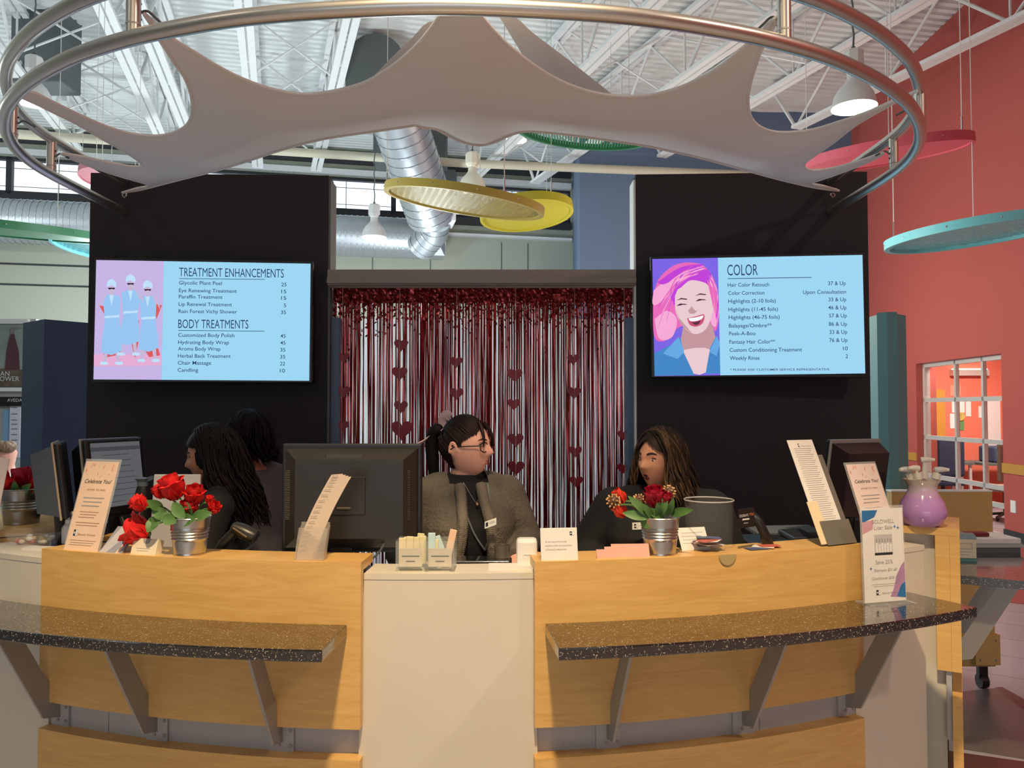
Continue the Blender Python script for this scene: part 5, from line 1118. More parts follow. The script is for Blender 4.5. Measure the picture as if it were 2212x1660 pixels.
# left edge: candy tray, pump bottle, papers, cut-off sign
zc_ = zw_
b = ont(50, 1182, zc_, RP - .06) + Vector((0, .075, 0)); t = thing('candy_tray', 'clear plastic tray of sweets at the left end of the desk', 'tray', b)
TRY = mat('tray_clear', (.85, .88, .92), .08, alpha=.16)
g = G(); ro = [(.16, .07, .055), (.13, .05, .0)]
rect = lambda sx, sy, z, n=20: [b + Vector((sx * math.copysign(abs(math.cos(a)) ** .6, math.cos(a)), sy * math.copysign(abs(math.sin(a)) ** .6, math.sin(a)), z)) for a in [2 * math.pi * k / n for k in range(n)]]
o_ = [rect(.085, .05, .001), rect(.11, .065, .05), rect(.118, .072, .052)]; n = 20; g.add([p for q in o_ for p in q], [(i * n + k, i * n + (k + 1) % n, (i + 1) * n + (k + 1) % n, (i + 1) * n + k) for i in range(2) for k in range(n)] + [tuple(range(n))]); obj('tray', g, TRY, t, smooth=True)
r = random.Random(4)
for k in range(16): obj('sweet', G().ball(b + Vector((r.uniform(-.07, .07), r.uniform(-.035, .035), .012 + .012 * (k % 2))), (.014, .010, .009), 8, 6), [mat('sweet_cream', (.75, .68, .5), .5), mat('sweet_gold', (.6, .42, .12), .4), mat('sweet_red', (.55, .1, .1), .4), WHP][k % 4], t, smooth=True)
b = ont(125, 1180, zc_, RP - .06) + Vector((0, .07, 0)); b.z = ZT if False else zc_; t = thing('pump_bottle', 'white pump bottle left of the celebrate sign', 'bottle', b)
obj('bottle', G().lathe([(.001, 0), (.024, 0), (.025, .06), (.016, .075), (.012, .078)], b, 18), WHP, t, smooth=True); obj('collar', G().lathe([(.013, .078), (.013, .094), (.004, .096)], b, 14), WHP, t); obj('pump_head', G().tube([b + UP * .096, b + UP * .116], .005, 8).box(b + Vector((.006, 0, .12)), (.036, .02, .012), bev=.004), WHP, t)
one('paper_sheets', G().box(ont(80, 1190, zc_, RP - .06) + Vector((0, .03, .004)), (.13, .05, .008), (0, 0, -.15)), PAPER, 'small stack of white paper below the candy tray', 'paper')
c = Card('leaning_sign', 'clear sign holder cut off by the left edge', 'sign', None, None, 0, .30, 16, PINKP, .003, bl3=at(-75, 1150, 2.95), br3=at(-14, 1158, 2.95)); c.lines((.3, .4, .5, .6), .2, .85, BRNP, .012)
cz = c.o.z; c.t.location.z += 0
# purple vase with pumps on the wing
vm = bpy.data.materials.new('vase_purple'); vm.use_nodes = True; nt = vm.node_tree; bs = nt.nodes['Principled BSDF']; tc = nt.nodes.new('ShaderNodeTexCoord'); sx = nt.nodes.new('ShaderNodeSeparateXYZ'); rp = nt.nodes.new('ShaderNodeValToRGB'); nt.links.new(tc.outputs['Generated'], sx.inputs[0]); nt.links.new(sx.outputs[2], rp.inputs[0]); nt.links.new(rp.outputs[0], bs.inputs['Base Color'])
e = rp.color_ramp.elements; e[0].position = .0; e[0].color = (.46, .22, .54, 1); e[1].position = .95; e[1].color = (.72, .62, .48, 1); k_ = rp.color_ramp.elements.new(.60); k_.color = (.55, .30, .62, 1); k_ = rp.color_ramp.elements.new(.80); k_.color = (.66, .50, .58, 1)
bs.inputs['Roughness'].default_value = .12; bs.inputs['Coat Weight'].default_value = .5
b = onz(2000, 1141, 1.13) + Vector((0.02, .06, 0)); sv = .98; t = thing('purple_vase', 'glossy purple vase holding soap pumps on the desk wing', 'vase', b)
obj('vase', G().lathe([(.001, 0), (.055, 0), (.072, .012), (.088, .045), (.089, .065), (.080, .095), (.062, .125), (.053, .145), (.056, .165), (.070, .187), (.066, .187), (.05, .165), (.045, .145), (.001, .14)], b, 36), vm, t, smooth=True, auto=70)
PMP = mat('pump_cream', (.80, .74, .62), .35)
for k, (dx, dy, lx, h, m) in enumerate(((-.035, 0, -.35, .05, PMP), (-.02, -.02, -.2, .055, PMP), (.012, .015, .05, .085, PMP), (.04, -.005, .35, .05, PMP))):
    q = b + Vector((dx, dy, .16)); ax = Vector((lx, 0, 1)).normalized(); p1 = q + ax * (h + .02)
    pu = thing('soap_pump', 'cream soap pump in the purple vase, ' + ['leaning farthest left', 'second from the left', 'tallest and upright', 'leaning right'][k], 'pump', q, group='soap pumps in the vase')
    obj('tube', G().tube([q - UP * .015, p1], .006, 8), m, pu); obj('collar', G().tube([q + ax * .03, q + ax * .055], .016, 12), m, pu, smooth=True)
    nd = Vector((-.9 if k < 2 else .9, -.3, .1)).normalized(); obj('head', G().tube([p1 - nd * .012, p1 + nd * .012, p1 + nd * .04 - UP * .004], [.012, .011, .006], 10), m, pu, smooth=True)
    if k in (0, 3): obj('clear_cap', G().ball(p1 + nd * .008, (.03, .02, .012), 12, 8), mat('cap_clear', (.8, .8, .9), .1, alpha=.4), pu, smooth=True)
# things on the third ledge
b = onz(2082, 1213, ZSH); R2 = Matrix.Rotation(-.12, 3, 'Z'); t = thing('sample_carton', 'small cream and teal carton on the ledge at the right edge', 'carton', b + Vector((0, .04, 0)))
obj('box', G().box(b + Vector((0, .045, .056)), (.125, .085, .088), R2, bev=.003), mat('carton_cream', (.80, .70, .50), .5), t); obj('band', G().box(b + Vector((0, .045, .0055)), (.127, .087, .011), R2), mat('carton_teal', (.12, .30, .30), .5), t)
obj('lid', G().loft([[b + Vector((0, .045, 0)) + R2 @ Vector((x, .043 * math.cos(a), .1005 + .022 * abs(math.sin(a)))) for a in [math.pi * k / 8 for k in range(9)]] for x in (-.0635, .0635)]), mat('carton_slate', (.22, .30, .34), .3), t)
fr = Card('x', '', '', None, None, 0, .07, 0, MATS['carton_cream'], .001, par=t, part='label_panel', bl3=b + R2 @ Vector((-.055, -.0, 0)) + Vector((0, .0015, .02)), br3=b + R2 @ Vector((.055, 0, 0)) + Vector((0, .0015, .02))); fr.lines((.3, .12), .3, .8, GREYP, .03); fr.rect('print_frame', .25, .5, .85, .88, GREYP, 1); fr.rect('print_box', .28, .53, .82, .85, MATS['carton_cream'], 2); fr.lines((.62, .72), .36, .76, TEXTB, .06)
t = thing('white_board_stack', 'stack of white and grey boards behind the small carton', 'boards', onz(2150, 1196, ZSH) + Vector((0, .1, 0)))
b = onz(2148, 1196, ZSH) + Vector((.02, .12, 0)); obj('lower_board', G().box(b + UP * .012, (.24, .2, .024)), MIDG, t); obj('middle_board', G().box(b + UP * .033, (.26, .21, .017)), GREYB, t); obj('top_board', G().box(b + UP * .055, (.25, .2, .026), bev=.004), PAPER, t); obj('red_case', G().box(b + Vector((-.06, -.03, .079)), (.12, .05, .02), bev=.005), mat('case_red', (.16, .015, .02), .35), t)
# ================================================================== people
def sstep(a, b, x): t = np.clip((x - a) / (b - a), 0, 1); return t * t * (3 - 2 * t)
def head_pts(d, off=0.0, jaw=1.0, mouth=0.0):
    "d: (n,3) unit directions, face towards -Y; returns surface points of the head"
    x, y, z = d[:, 0], d[:, 1], d[:, 2]
    X = .073 * x; Y = .094 * y; Z = .116 * z
    lo = np.clip(-z, 0, 1); X = X * (1 - .32 * jaw * lo ** 1.6); Y = np.where(y > 0, Y * (1 - .45 * lo), Y * (1 - .02 * lo))
    fr = sstep(.15, .75, -y); g = lambda v, c, s: np.exp(-((v - c) / s) ** 2)
    dy = np.zeros_like(x)
    nz = np.where(z > -.20, np.clip((.16 - z) / .36, 0, 1), np.clip((z + .33) / .13, 0, 1))
    dy += .026 * nz ** 1.15 * np.exp(-(x / (.10 + .12 * np.clip((.1 - z) / .3, 0, 1))) ** 2)
    dy += .004 * g(z, .20, .07) * np.exp(-(x / .55) ** 2)
    dy -= .010 * g(np.abs(x), .40, .17) * g(z, .06, .10)
    dy += .0065 * np.exp(-(x / .24) ** 2) * (g(z, -.41, .045) + 1.05 * g(z, -.53, .05))
    dy -= .004 * np.exp(-(x / .25) ** 2) * g(z, -.47, .025)
    dy += .008 * np.exp(-(x / .30) ** 2) * g(z, -.78, .13)
    dy += .003 * g(np.abs(x), .5, .2) * g(z, -.15, .15)
    Y = Y - dy * fr - .004 * fr
    P = np.stack([X, Y, Z], 1)
    if off: P = P + d * off
    return P
def surf(x, z, off=0.0):
    y = -math.sqrt(max(0.0, 1 - x * x - z * z)); p = head_pts(np.array([[x, y, z]]), off)[0]; return Vector(p)
def sphere_dirs(n, m):
    ds = []; fs = []
    for i in range(m + 1):
        th = math.pi * i / m
        for k in range(n): a = 2 * math.pi * k / n; ds.append((math.sin(th) * math.cos(a), math.sin(th) * math.sin(a), math.cos(th)))
    for i in range(m):
        for k in range(n): fs.append((i * n + k, (i + 1) * n + k, (i + 1) * n + (k + 1) % n, i * n + (k + 1) % n))
    return np.array(ds), fs
def voxel(g, size, smooth=2):
    me = bpy.data.meshes.new('tmp'); me.from_pydata([tuple(v) for v in g.v], [], g.f); me.update()
    bm = bmesh.new(); bm.from_mesh(me); bmesh.ops.recalc_face_normals(bm, faces=bm.faces[:]); bm.to_mesh(me); bm.free()
    o = bpy.data.objects.new('tmp', me); col.objects.link(o)
    md = o.modifiers.new('r', 'REMESH'); md.mode = 'VOXEL'; md.voxel_size = size
    if smooth: ms = o.modifiers.new('s', 'SMOOTH'); ms.factor = .5; ms.iterations = smooth
    m2 = bpy.data.meshes.new_from_object(o.evaluated_get(bpy.context.evaluated_depsgraph_get()))
    r = G(); r.v = [v.co.copy() for v in m2.vertices]; r.f = [tuple(p.vertices) for p in m2.polygons]
    bpy.data.objects.remove(o); bpy.data.meshes.remove(me); bpy.data.meshes.remove(m2); return r
def ell_loft(rows, n=24, off=0.0):
    return G().loft([[Vector(((rx + off) * math.cos(a), yo + (ry + off) * math.sin(a), z)) for a in [2 * math.pi * k / n for k in range(n)]] for z, rx, ry, yo in rows])
TORSO = [(.76, .165, .125, 0), (.84, .18, .14, .01), (.94, .165, .13, 0), (1.02, .155, .125, -.005), (1.10, .165, .14, -.015), (1.17, .172, .145, -.02), (1.24, .172, .125, -.008), (1.30, .150, .092, .006), (1.335, .10, .072, .014), (1.36, .058, .058, .012), (1.42, .050, .054, .0), (1.46, .046, .05, -.005)]
def hand(g, w_, d, nrm, side):
    "palm at the wrist w_, pointing d, palm normal nrm"
    d = d.normalized(); s = d.cross(nrm).normalized() * side; n = s.cross(d).normalized()
    for k in range(4): g.tube([w_ - d * .01 + s * (-.024 + .016 * k), w_ + d * .075 + s * (-.027 + .018 * k)], [.014, .0115], 8)
    for k, L in enumerate((.058, .068, .064, .048)):
        p = w_ + d * .072 + s * (.027 - .018 * k); b = nrm * -1
        g.tube([p, p + d * L * .45 - nrm * .008, p + d * L * .75 - nrm * .026, p + d * L * .82 - nrm * .046], [.0095, .009, .0082, .007], 8)
    p = w_ + d * .02 + s * .028; g.tube([p, p + s * .022 + d * .022 - nrm * .008, p + s * .028 + d * .052 - nrm * .02], [.013, .0105, .0085], 8)
class Person:
    def __init__(s, label, hpx, d, body_yaw, head_yaw, head_pitch, skin, wide, arms, Htop=None, vox=.006, lean=0.0, head_roll=0.0):
        hc_ = at(*hpx, d); s.sc = hc_.z / 1.485; s.skin = skin
        s.t = thing('person', label, 'person', (hc_.x, hc_.y, 0))
        s.B = Matrix.Translation((hc_.x, hc_.y, 0)) @ Matrix.Rotation(math.radians(body_yaw), 4, 'Z') @ Matrix.Scale(s.sc, 4)
        s.H = s.B @ Matrix.Translation((0, -.012 + lean, 1.478)) @ Matrix.Rotation(math.radians(head_yaw - body_yaw), 4, 'Z') @ Matrix.Rotation(math.radians(head_pitch), 4, 'X') @ Matrix.Rotation(math.radians(head_roll), 4, 'Y') @ Matrix.Scale(1.09, 4)
        s.wide = wide; s.arms = arms
        tor = [(z, rx * (wide if z < 1.33 else 1), ry * (1 + (wide - 1) * .8 if z < 1.33 else 1), yo) for z, rx, ry, yo in TORSO]; s.tor = tor
        g = ell_loft(tor); s.limb(g, 0)
        for sx in (-1, 1):
            g.tube([(sx * .09 * wide, 0, .85), (sx * .09 * wide, -.01, .46), (sx * .09, .01, .09)], [.088 * wide, .06, .04], 14); g.tube([(sx * .09, .03, .045), (sx * .09, -.08, .04), (sx * .09, -.16, .028)], [.035, .038, .022], 10)
        for (sh, el, wr, hd, nr, side) in arms: hand(g, Vector(wr), Vector(hd), Vector(nr), side)
        g.v = [s.B @ v for v in g.v]
        ds, fs = sphere_dirs(72, 54); hp = head_pts(ds); hg = G().add([s.H @ Vector(p) for p in hp], fs)
        for sx in (-1, 1):
            er = G().ball((sx * .071, .012, -.004), (.007, .019, .030), 12, 8, Euler((.2, 0, sx * .35)).to_matrix()); er.tube([Vector((sx * .078 + 0 * a, .014 + .017 * math.cos(a), -.004 + .028 * math.sin(a))) for a in [k * math.pi / 7 - .6 for k in range(10)]], .0045, 6); er.v = [s.H @ v for v in er.v]; hg.join(er)
        neck = G().tube([s.B @ Vector((0, .012, 1.34)), s.B @ Vector((0, .0, 1.40)), s.H @ Vector((0, .018, -.05))], [.056 * s.sc * (1 + (wide - 1) * .5), .053 * s.sc, .05 * s.sc], 18); g.join(neck)
        g.join(hg); s.body = obj('body', voxel(g, vox, 1), skin, s.t, smooth=True, auto=180)
        s.rot = s.H.to_3x3()
        IR = mat('iris_brown', (.03, .015, .008), .2); EW = mat('eye_white', (.62, .58, .55), .25); LASH = mat('lash_black', (.006, .005, .005), .6)
        for sx in (-1, 1):
            ec = Vector((sx * .0305, -.0708, .006)); ey = obj('eye', G().ball(ec, .0125, 14, 10).xf(s.H), EW, s.t, smooth=True)
            obj('iris', G().ball(ec + Vector((0, -.0085, -.001)), (.0058, .0048, .0058), 10, 8).xf(s.H), IR, ey, smooth=True)
            obj('eyelid', G().ball(ec + Vector((0, .0002, .0062)), (.0142, .0130, .0088), 14, 8).xf(s.H), skin, ey, smooth=True)
            lid = [ec + Vector((math.sin(a) * .0145, -.0118 * math.cos(a) - .0012, .0055 + .0035 * math.cos(a * 1.3))) for a in [k * .26 - 1.04 for k in range(9)]]
            obj('eyelash', G().tube(lid, .0017, 6).xf(s.H), LASH, ey)
    def limb(s, g, off):
        for (sh, el, wr, hd, nr, side) in s.arms: 
            sh, el, wr = Vector(sh), Vector(el), Vector(wr); k = s.wide
            pts = bez([sh, sh.lerp(el, .5), el, el.lerp(wr, .5), wr], 4); n = len(pts); rr = [(.060 * k + (.028 - .060 * k) * i / (n - 1) + off) for i in range(n)]; g.tube(pts, rr, 14); g.ball(sh, (rr[0] * 1.0, rr[0] * 1.0, rr[0] * .98), 14, 10); g.ball(sh * .5 + Vector((0, .004, .675 * 1.0)), (.10 * k, .055 + off, .045 + off), 14, 10)
    def brows(s, m, th=.0022, raise_=0.0):
        for sx in (-1, 1):
            pts = [surf(sx * (.20 + .085 * k), .235 + raise_ + .045 * math.sin(k * .62) , .002) for k in range(6)]; obj('eyebrow', G().tube(pts, [th, th * 1.5, th * 1.5, th * 1.3, th, th * .5], 6).xf(s.H), m, s.t, smooth=True)
    def lips(s, m, open_=0.0):
        N = 12; 
        for nm, z0, z1 in (('upper_lip', -.462 + open_ * .3, -.400), ('lower_lip', -.560 - open_, -.478 - open_ * .6)):
            vs = []
            for i in range(N + 1):
                u = i / N * 2 - 1; xx = .23 * u; w_ = (1 - u * u) ** .6; mid = (z0 + z1) / 2 if nm == 'lower_lip' else z0; zc = -.47
                for k in range(4):
                    zz = zc + ((z0 + (z1 - z0) * k / 3) - zc) * w_; vs.append(surf(xx, zz, -.0006 + .0012 * math.sin(math.pi * k / 3)))
            obj(nm, G().add(vs, [(i * 4 + k, i * 4 + k + 1, i * 4 + k + 5, i * 4 + k + 4) for i in range(N) for k in range(3)]).xf(s.H), m, s.t, smooth=True)
        if open_: 
            pts = [surf(.18 * math.cos(a), -.47 - open_ * .35 + (.035 + open_ * .55) * math.sin(a), .0008) for a in [2 * math.pi * k / 18 for k in range(18)]]; obj('mouth_opening', G().add(pts, [tuple(range(18))]).xf(s.H), mat('mouth_dark', (.03, .006, .006), .6), s.t)
    def top(s, name, m, off, zlo=.74, zhi=1.34, cut=None, sleeves=True, vox=.008, collar=0.0):
        rows = [(z, rx, ry, yo) for z, rx, ry, yo in s.tor if zlo <= z <= zhi]
        g = ell_loft(rows, off=off)
        if collar: g.join(G().tube([(0, .012, 1.30), (0, .008, 1.36 + collar)], [.075 + off, .058 + off], 20))
        if sleeves: s.limb(g, off)
        g = voxel(g, vox, 3)
        if cut: g.f = [f for f in g.f if not cut(sum((g.v[i] for i in f), Vector()) / len(f))]
        g.v = [s.B @ v for v in g.v]
        return obj(name, g, m, s.t, smooth=True, auto=180)
    def cap(s, m, off=.010, hair=lambda x, y, z: not (y < -.18 and z < .50 - .25 * abs(x) and abs(x) < .93), zmin=-.55, name='hair'):
        ds, fs = sphere_dirs(120, 90); r = random.Random(1); P = head_pts(ds, off)
        keep = [f for f in fs if (lambda c: hair(*c) and c[2] > zmin)(ds[list(f)].mean(0))]
        g = G().add([Vector(p) for p in P], keep).xf(s.H); return obj(name, g, m, s.t, smooth=True, auto=180)
    def strands(s, m, n, length, rad, wave, seed, angs, name='hair_locks', out=.016, flare=0.0, mats=None, part=0.0, zhang=(-.25, .25), amp=.011):
        "fine locks that follow the skull from the parting and then hang; a=0 is the back of the head"
        r = random.Random(seed); gs = {}
        for i in range(n):
            a = math.radians(r.uniform(*angs[i % len(angs)])); zh = r.uniform(*zhang); rr = math.sqrt(1 - zh * zh)
            side = Vector((math.sin(a), math.cos(a), 0)); tang = Vector((math.cos(a), -math.sin(a), 0)); d1 = Vector((side.x * rr, side.y * rr, zh))
            d0 = Vector((part + r.uniform(-.05, .05), r.uniform(-.45, .55), 0)); d0.z = math.sqrt(1 - d0.x ** 2 - d0.y ** 2)
            o_ = out * r.uniform(.45, 1.15); ph = r.uniform(0, 6.28); L = length * r.uniform(.82, 1.12); pts = []
            for k in range(7):
                d = d0.lerp(d1, k / 6).normalized(); pts.append(Vector(head_pts(np.array([[d.x, d.y, d.z]]), o_ * (.55 + .45 * k / 6))[0]))
            base = pts[-1]; H_ = max(.03, L + base.z)
            for k in range(1, 11):
                f = k / 10; w_ = amp * min(1, f * 2.2); an = ph + f * wave * 6.28
                pts.append(base + Vector((0, 0, -H_ * f)) + side * (flare * .07 * f + math.sin(an) * w_) + tang * math.cos(an) * w_ * .8)
            P = bez(pts, 2); n_ = len(P); rs = [rad * (1 if j < n_ * .75 else 1 - .8 * (j / n_ - .75) / .25) for j in range(n_)]
            mi = r.randrange(len(mats)) if mats else 0; gs.setdefault(mi, G()).join(G().tube(P, rs, 5, cap=False))
        for mi, g in gs.items(): tag(obj(name, g.xf(s.H), mats[mi] if mats else m, s.t, smooth=True, auto=180), kind='stuff')
    def swept(s, m, n, rad, seed, knot=(0, .80, .60), kend=(0, .093, .068), out=.011):
        "hair combed back from the hairline into a knot"
        r = random.Random(seed); g = G(); kd = Vector(knot).normalized()
        for i in range(n):
            t = r.uniform(-1, 1); u = abs(t)
            if u < .62: x = t / .62 * .62; z = .70 - .28 * (x / .62) ** 2; d0 = Vector((x, -math.sqrt(max(0, 1 - x * x - z * z)), z))
            elif u < .80: f = (u - .62) / .18; d0 = Vector((math.copysign(.62 + .34 * f, t), -.62 + .52 * f, .42 - .28 * f)).normalized()
            else: f = (u - .80) / .20; d0 = Vector((math.copysign(.93 - .75 * f, t), .30 + .55 * f, -.02 - .42 * f)).normalized()
            d0 = (d0 + Vector((r.uniform(-.03, .03), r.uniform(-.02, .05), r.uniform(-.03, .03)))).normalized(); pts = []
            for k in range(9):
                d = d0.lerp(kd, k / 8 * .97).normalized(); pts.append(Vector(head_pts(np.array([[d.x, d.y, d.z]]), out * r.uniform(.8, 1.05) * (.35 + .65 * min(1, k / 3)))[0]))
            pts.append(Vector(kend)); g.join(G().tube(bez(pts, 2), rad, 5, cap=False))
        tag(obj('combed_hair', g.xf(s.H), m, s.t, smooth=True, auto=180), kind='stuff')
BL = mat('cloth_black', (.004, .004, .005), .85, bump=.2, scale=120)
HB = mat('hair_black', (.0035, .0025, .003), .62, var=.4, scale=150); HDB = mat('hair_dark_brown', (.014, .006, .005), .5, var=.5, scale=200, stretch=(1, 1, .2)); HBR = mat('hair_brown', (.018, .010, .006), .6, var=.4, scale=120); HHI = mat('hair_highlight', (.075, .040, .018), .55, var=.3, scale=120); HRD = mat('hair_reddish', (.010, .004, .006), .65, var=.5, scale=100)
for h_ in (HB, HDB, HBR, HHI, HRD): h_.node_tree.nodes['Principled BSDF'].inputs['Specular IOR Level'].default_value = 0.18
BRW = mat('brow_dark', (.012, .007, .005), .7); LIPM = mat('lip_rose', (.42, .13, .12), .4); LIPD = mat('lip_dark', (.22, .05, .045), .4)
# --- woman with glasses
w1 = Person('woman with glasses, dark ponytail, black top and taupe cardigan, facing right', (1003, 964), 3.14, 22, 68, -2, SKIN1, 1.08,
  [((.185, .005, 1.275), (.262, -.03, 1.09), (.16, -.21, 1.045), (-.5, -1, -.25), (0, 0, 1), -1), ((-.185, .005, 1.275), (-.265, -.01, 1.06), (-.21, -.2, 1.04), (.2, -1, -.2), (0, 0, 1), 1)])
w1.brows(BRW, .0016); w1.lips(LIPM)
w1.top('top', BL, .010, zhi=1.34, collar=.012, sleeves=True)
CARD = mat('cardigan_knit', (.135, .115, .09), .9, var=.25, scale=90, bump=.7)
w1.top('cardigan', CARD, .024, zlo=.74, zhi=1.336, cut=lambda c: c.y < -.02 and abs(c.x + .015) < .045 + .11 * max(0, (1.29 - c.z)) * 1.1 and c.z < 1.4 and c.z > .7 or (c.z > 1.335 and abs(c.x) < .085))
RIB = mat('cardigan_rib', (.16, .135, .105), .9, bump=.6, scale=60)
for sx in (-1, 1):
    pts = [w1.B @ Vector((sx * (.045 + .11 * max(0, 1.29 - z) * 1.1) - .015, -(.10 + .115 * math.sin(math.pi * min(1, (1.36 - z) / .42)) * .75) - .012 * (z < 1.25), z)) for z in (1.335, 1.30, 1.25, 1.2, 1.14, 1.08, 1.02, .95, .88)]
    rb = obj('cardigan_band', G().tube(bez(pts, 4), .021, 10, flat=1.0), RIB, w1.t, smooth=True)
    P = bez(pts, 8)
    for k in range(6, len(P) - 2): obj('rib', G().tube([P[k] + (w1.B.to_3x3() @ Vector((-.02, -.012, 0))), P[k] + (w1.B.to_3x3() @ Vector((0, -.0225, 0))), P[k] + (w1.B.to_3x3() @ Vector((.02, -.012, 0)))], .0016, 5), RIB, rb)
w1.cap(HDB, .006, lambda x, y, z: not ((y < -.20 - .25 * max(0, z - .1) and z < .66 - .25 * abs(x)) or (z < .06 and y < .26)), zmin=-.62)
w1.swept(HDB, 420, .0024, 4)
pony = w1.H @ Vector((-.0, .10, .065))
# ponytail, ribbon and loose fringe
lo_ = w1.H.to_3x3()
pb = [Vector((0, .090, .07)), Vector((0, .125, .065)), Vector((0, .142, .02)), Vector((0, .140, -.05)), Vector((0, .134, -.12)), Vector((0, .128, -.17))]
obj('ponytail', G().tube(bez(pb, 5), [.014, .02, .024, .027, .028, .028, .028, .027, .027, .027, .027, .026, .026, .025, .025, .024, .023, .022, .021, .02, .018, .016, .014, .012, .01, .006], 12).xf(w1.H), HB, w1.t, smooth=True)
RBN = mat('ribbon_pink', (.74, .50, .52), .6, var=.25, scale=60, alpha=.85)
r = random.Random(2)
for k, pts in enumerate(([(0, .085, .075), (.0, .095, .105), (-.004, .075, .128), (0, .06, .118)], [(0, .09, .07), (.006, .12, .05), (.008, .15, .025), (.01, .175, .01)], [(0, .09, .07), (-.006, .125, .06), (-.01, .16, .035), (-.008, .19, .022)], [(0, .092, .062), (.01, .118, .03), (.012, .138, .0), (.012, .135, -.035)], [(0, .085, .07), (.012, .10, .095), (.012, .085, .118), (0, .07, .1)])): obj('ribbon', G().tube(bez(pts, 5), .019, 8, flat=.3).xf(w1.H), RBN, w1.t, smooth=True)
for k, (x0, z1, bow, rr) in enumerate(((.50, -.40, .010, .0045), (.40, -.02, .014, .010), (.56, -.02, .006, .007), (.30, .05, .016, .009), (-.45, .0, .012, .009))):
    pts = [surf(x0 * .45, .74, .010), surf(x0 * .8, .52, .013), surf(x0, .26, .014), surf(x0 * 1.08, .02, bow + .004)]
    if z1 < -.3: pts += [surf(x0 * 1.1, -.3, .012), Vector(surf(x0 * 1.0, -.55, .016)) + Vector((0, 0, -.02)), Vector(surf(x0, -.6, .018)) + Vector((0, 0, -.05))]
    P = bez(pts, 5); n_ = len(P); obj('fringe_lock', G().tube(P, [rr * (1 - .75 * i / n_) for i in range(n_)], 7).xf(w1.H), HDB, w1.t, smooth=True)
gl = obj('glasses', G(), BLK, w1.t) if False else None
gg = G()
for sx in (-1, 1):
    cx = sx * .031; ring = [Vector((cx + .024 * math.copysign(abs(math.cos(a)) ** .8, math.cos(a)), -.0965 + abs(cx + .024 * math.cos(a)) ** 2 * 3.0, .002 + .018 * math.copysign(abs(math.sin(a)) ** .8, math.sin(a)))) for a in [2 * math.pi * k / 22 for k in range(22)]]
    gg.tube(ring, .0022, 6, closed=True); gg.tube([Vector((sx * .055, -.088, .008)), Vector((sx * .074, -.05, .008)), Vector((sx * .079, .01, .006)), Vector((sx * .076, .03, -.006))], .0022, 6)
gg.tube([Vector((-.008, -.097, .006)), Vector((0, -.1, .008)), Vector((.008, -.097, .006))], .002, 6)
obj('glasses', gg.xf(w1.H), BLK, w1.t, smooth=True)
for sx in (-1, 1): obj('earring', G().ball(w1.H @ Vector((sx * .077, .008, -.037)), .0042, 8, 6), CHROME, w1.t, smooth=True)
fp = lambda x, z, o=0.0: w1.B @ Vector((x, -(.085 + .09 * math.sin(math.pi * min(1, max(0, (1.36 - z) / .42))) * .95) - .014 - o, z))
obj('necklace', G().tube(bez([fp(-.04, 1.345), fp(-.02, 1.30), fp(.0, 1.268), fp(.022, 1.30), fp(.04, 1.345)], 4), .0012, 5), CHROME, w1.t); obj('pendant', G().ball(fp(0, 1.262, .004), .007, 8, 6), mat('pendant_gold', (.8, .5, .35), .25, .8), w1.t)
ly = obj('lanyard', G().tube(bez([fp(-.075, 1.335), fp(-.055, 1.25), fp(-.02, 1.15), fp(.03, 1.08)], 4), .0045, 6, flat=.4).join(G().tube(bez([fp(.062, 1.335), fp(.055, 1.25), fp(.045, 1.15), fp(.03, 1.08)], 4), .0045, 6, flat=.4)), MIDG, w1.t)
bd = fp(.035, 1.055, .012); c = Card('x', '', '', None, None, 0, .026, 0, WHP, .002, par=w1.t, part='name_badge', bl3=at(1047, 1143, bd.y - .075), br3=at(1072, 1134, bd.y - .085)); c.rect('badge_mark', .08, .2, .3, .8, TEXTB); c.lines((.4, .6), .4, .9, GREYP, .1)
# --- woman with wavy brown hair
w2 = Person('woman with wavy brown hair and black sweater, mouth open, facing left', (1428, 992), 3.10, -14, -52, 0, SKIN2, 1.30,
  [((.20, .01, 1.265), (.29, -.03, 1.05), (.2, -.2, 1.045), (-.3, -1, -.2), (0, 0, 1), -1), ((-.20, .01, 1.265), (-.335, -.05, 1.075), (-.22, -.20, 1.075), (.7, -.7, -.1), (0, 0, 1), 1)])
w2.brows(BRW, .0026); w2.lips(LIPD, .075); w2.top('sweater', BL, .022, zhi=1.34, collar=.0)
w2.cap(HBR, .012, lambda x, y, z: not (y < -.12 and z < .66 - .5 * abs(x) and abs(x) < .86), zmin=-.5)
w2.strands(HBR, 420, .150, .0042, .9, 5, [(-95, 95), (70, 122), (-118, -70), (20, 100)], mats=[HBR, HBR, HHI, HDB, HBR, HHI], flare=.55, out=.024, part=-.12)
c = Card('x', '', '', None, None, 0, .026, 0, WHP, .002, par=w2.t, part='name_badge', bl3=at(1366, 1145, 2.88), br3=at(1412, 1143, 2.87)); c.logo(.08, .2, .2, .6); c.lines((.5,), .35, .8, GREYP, .1)
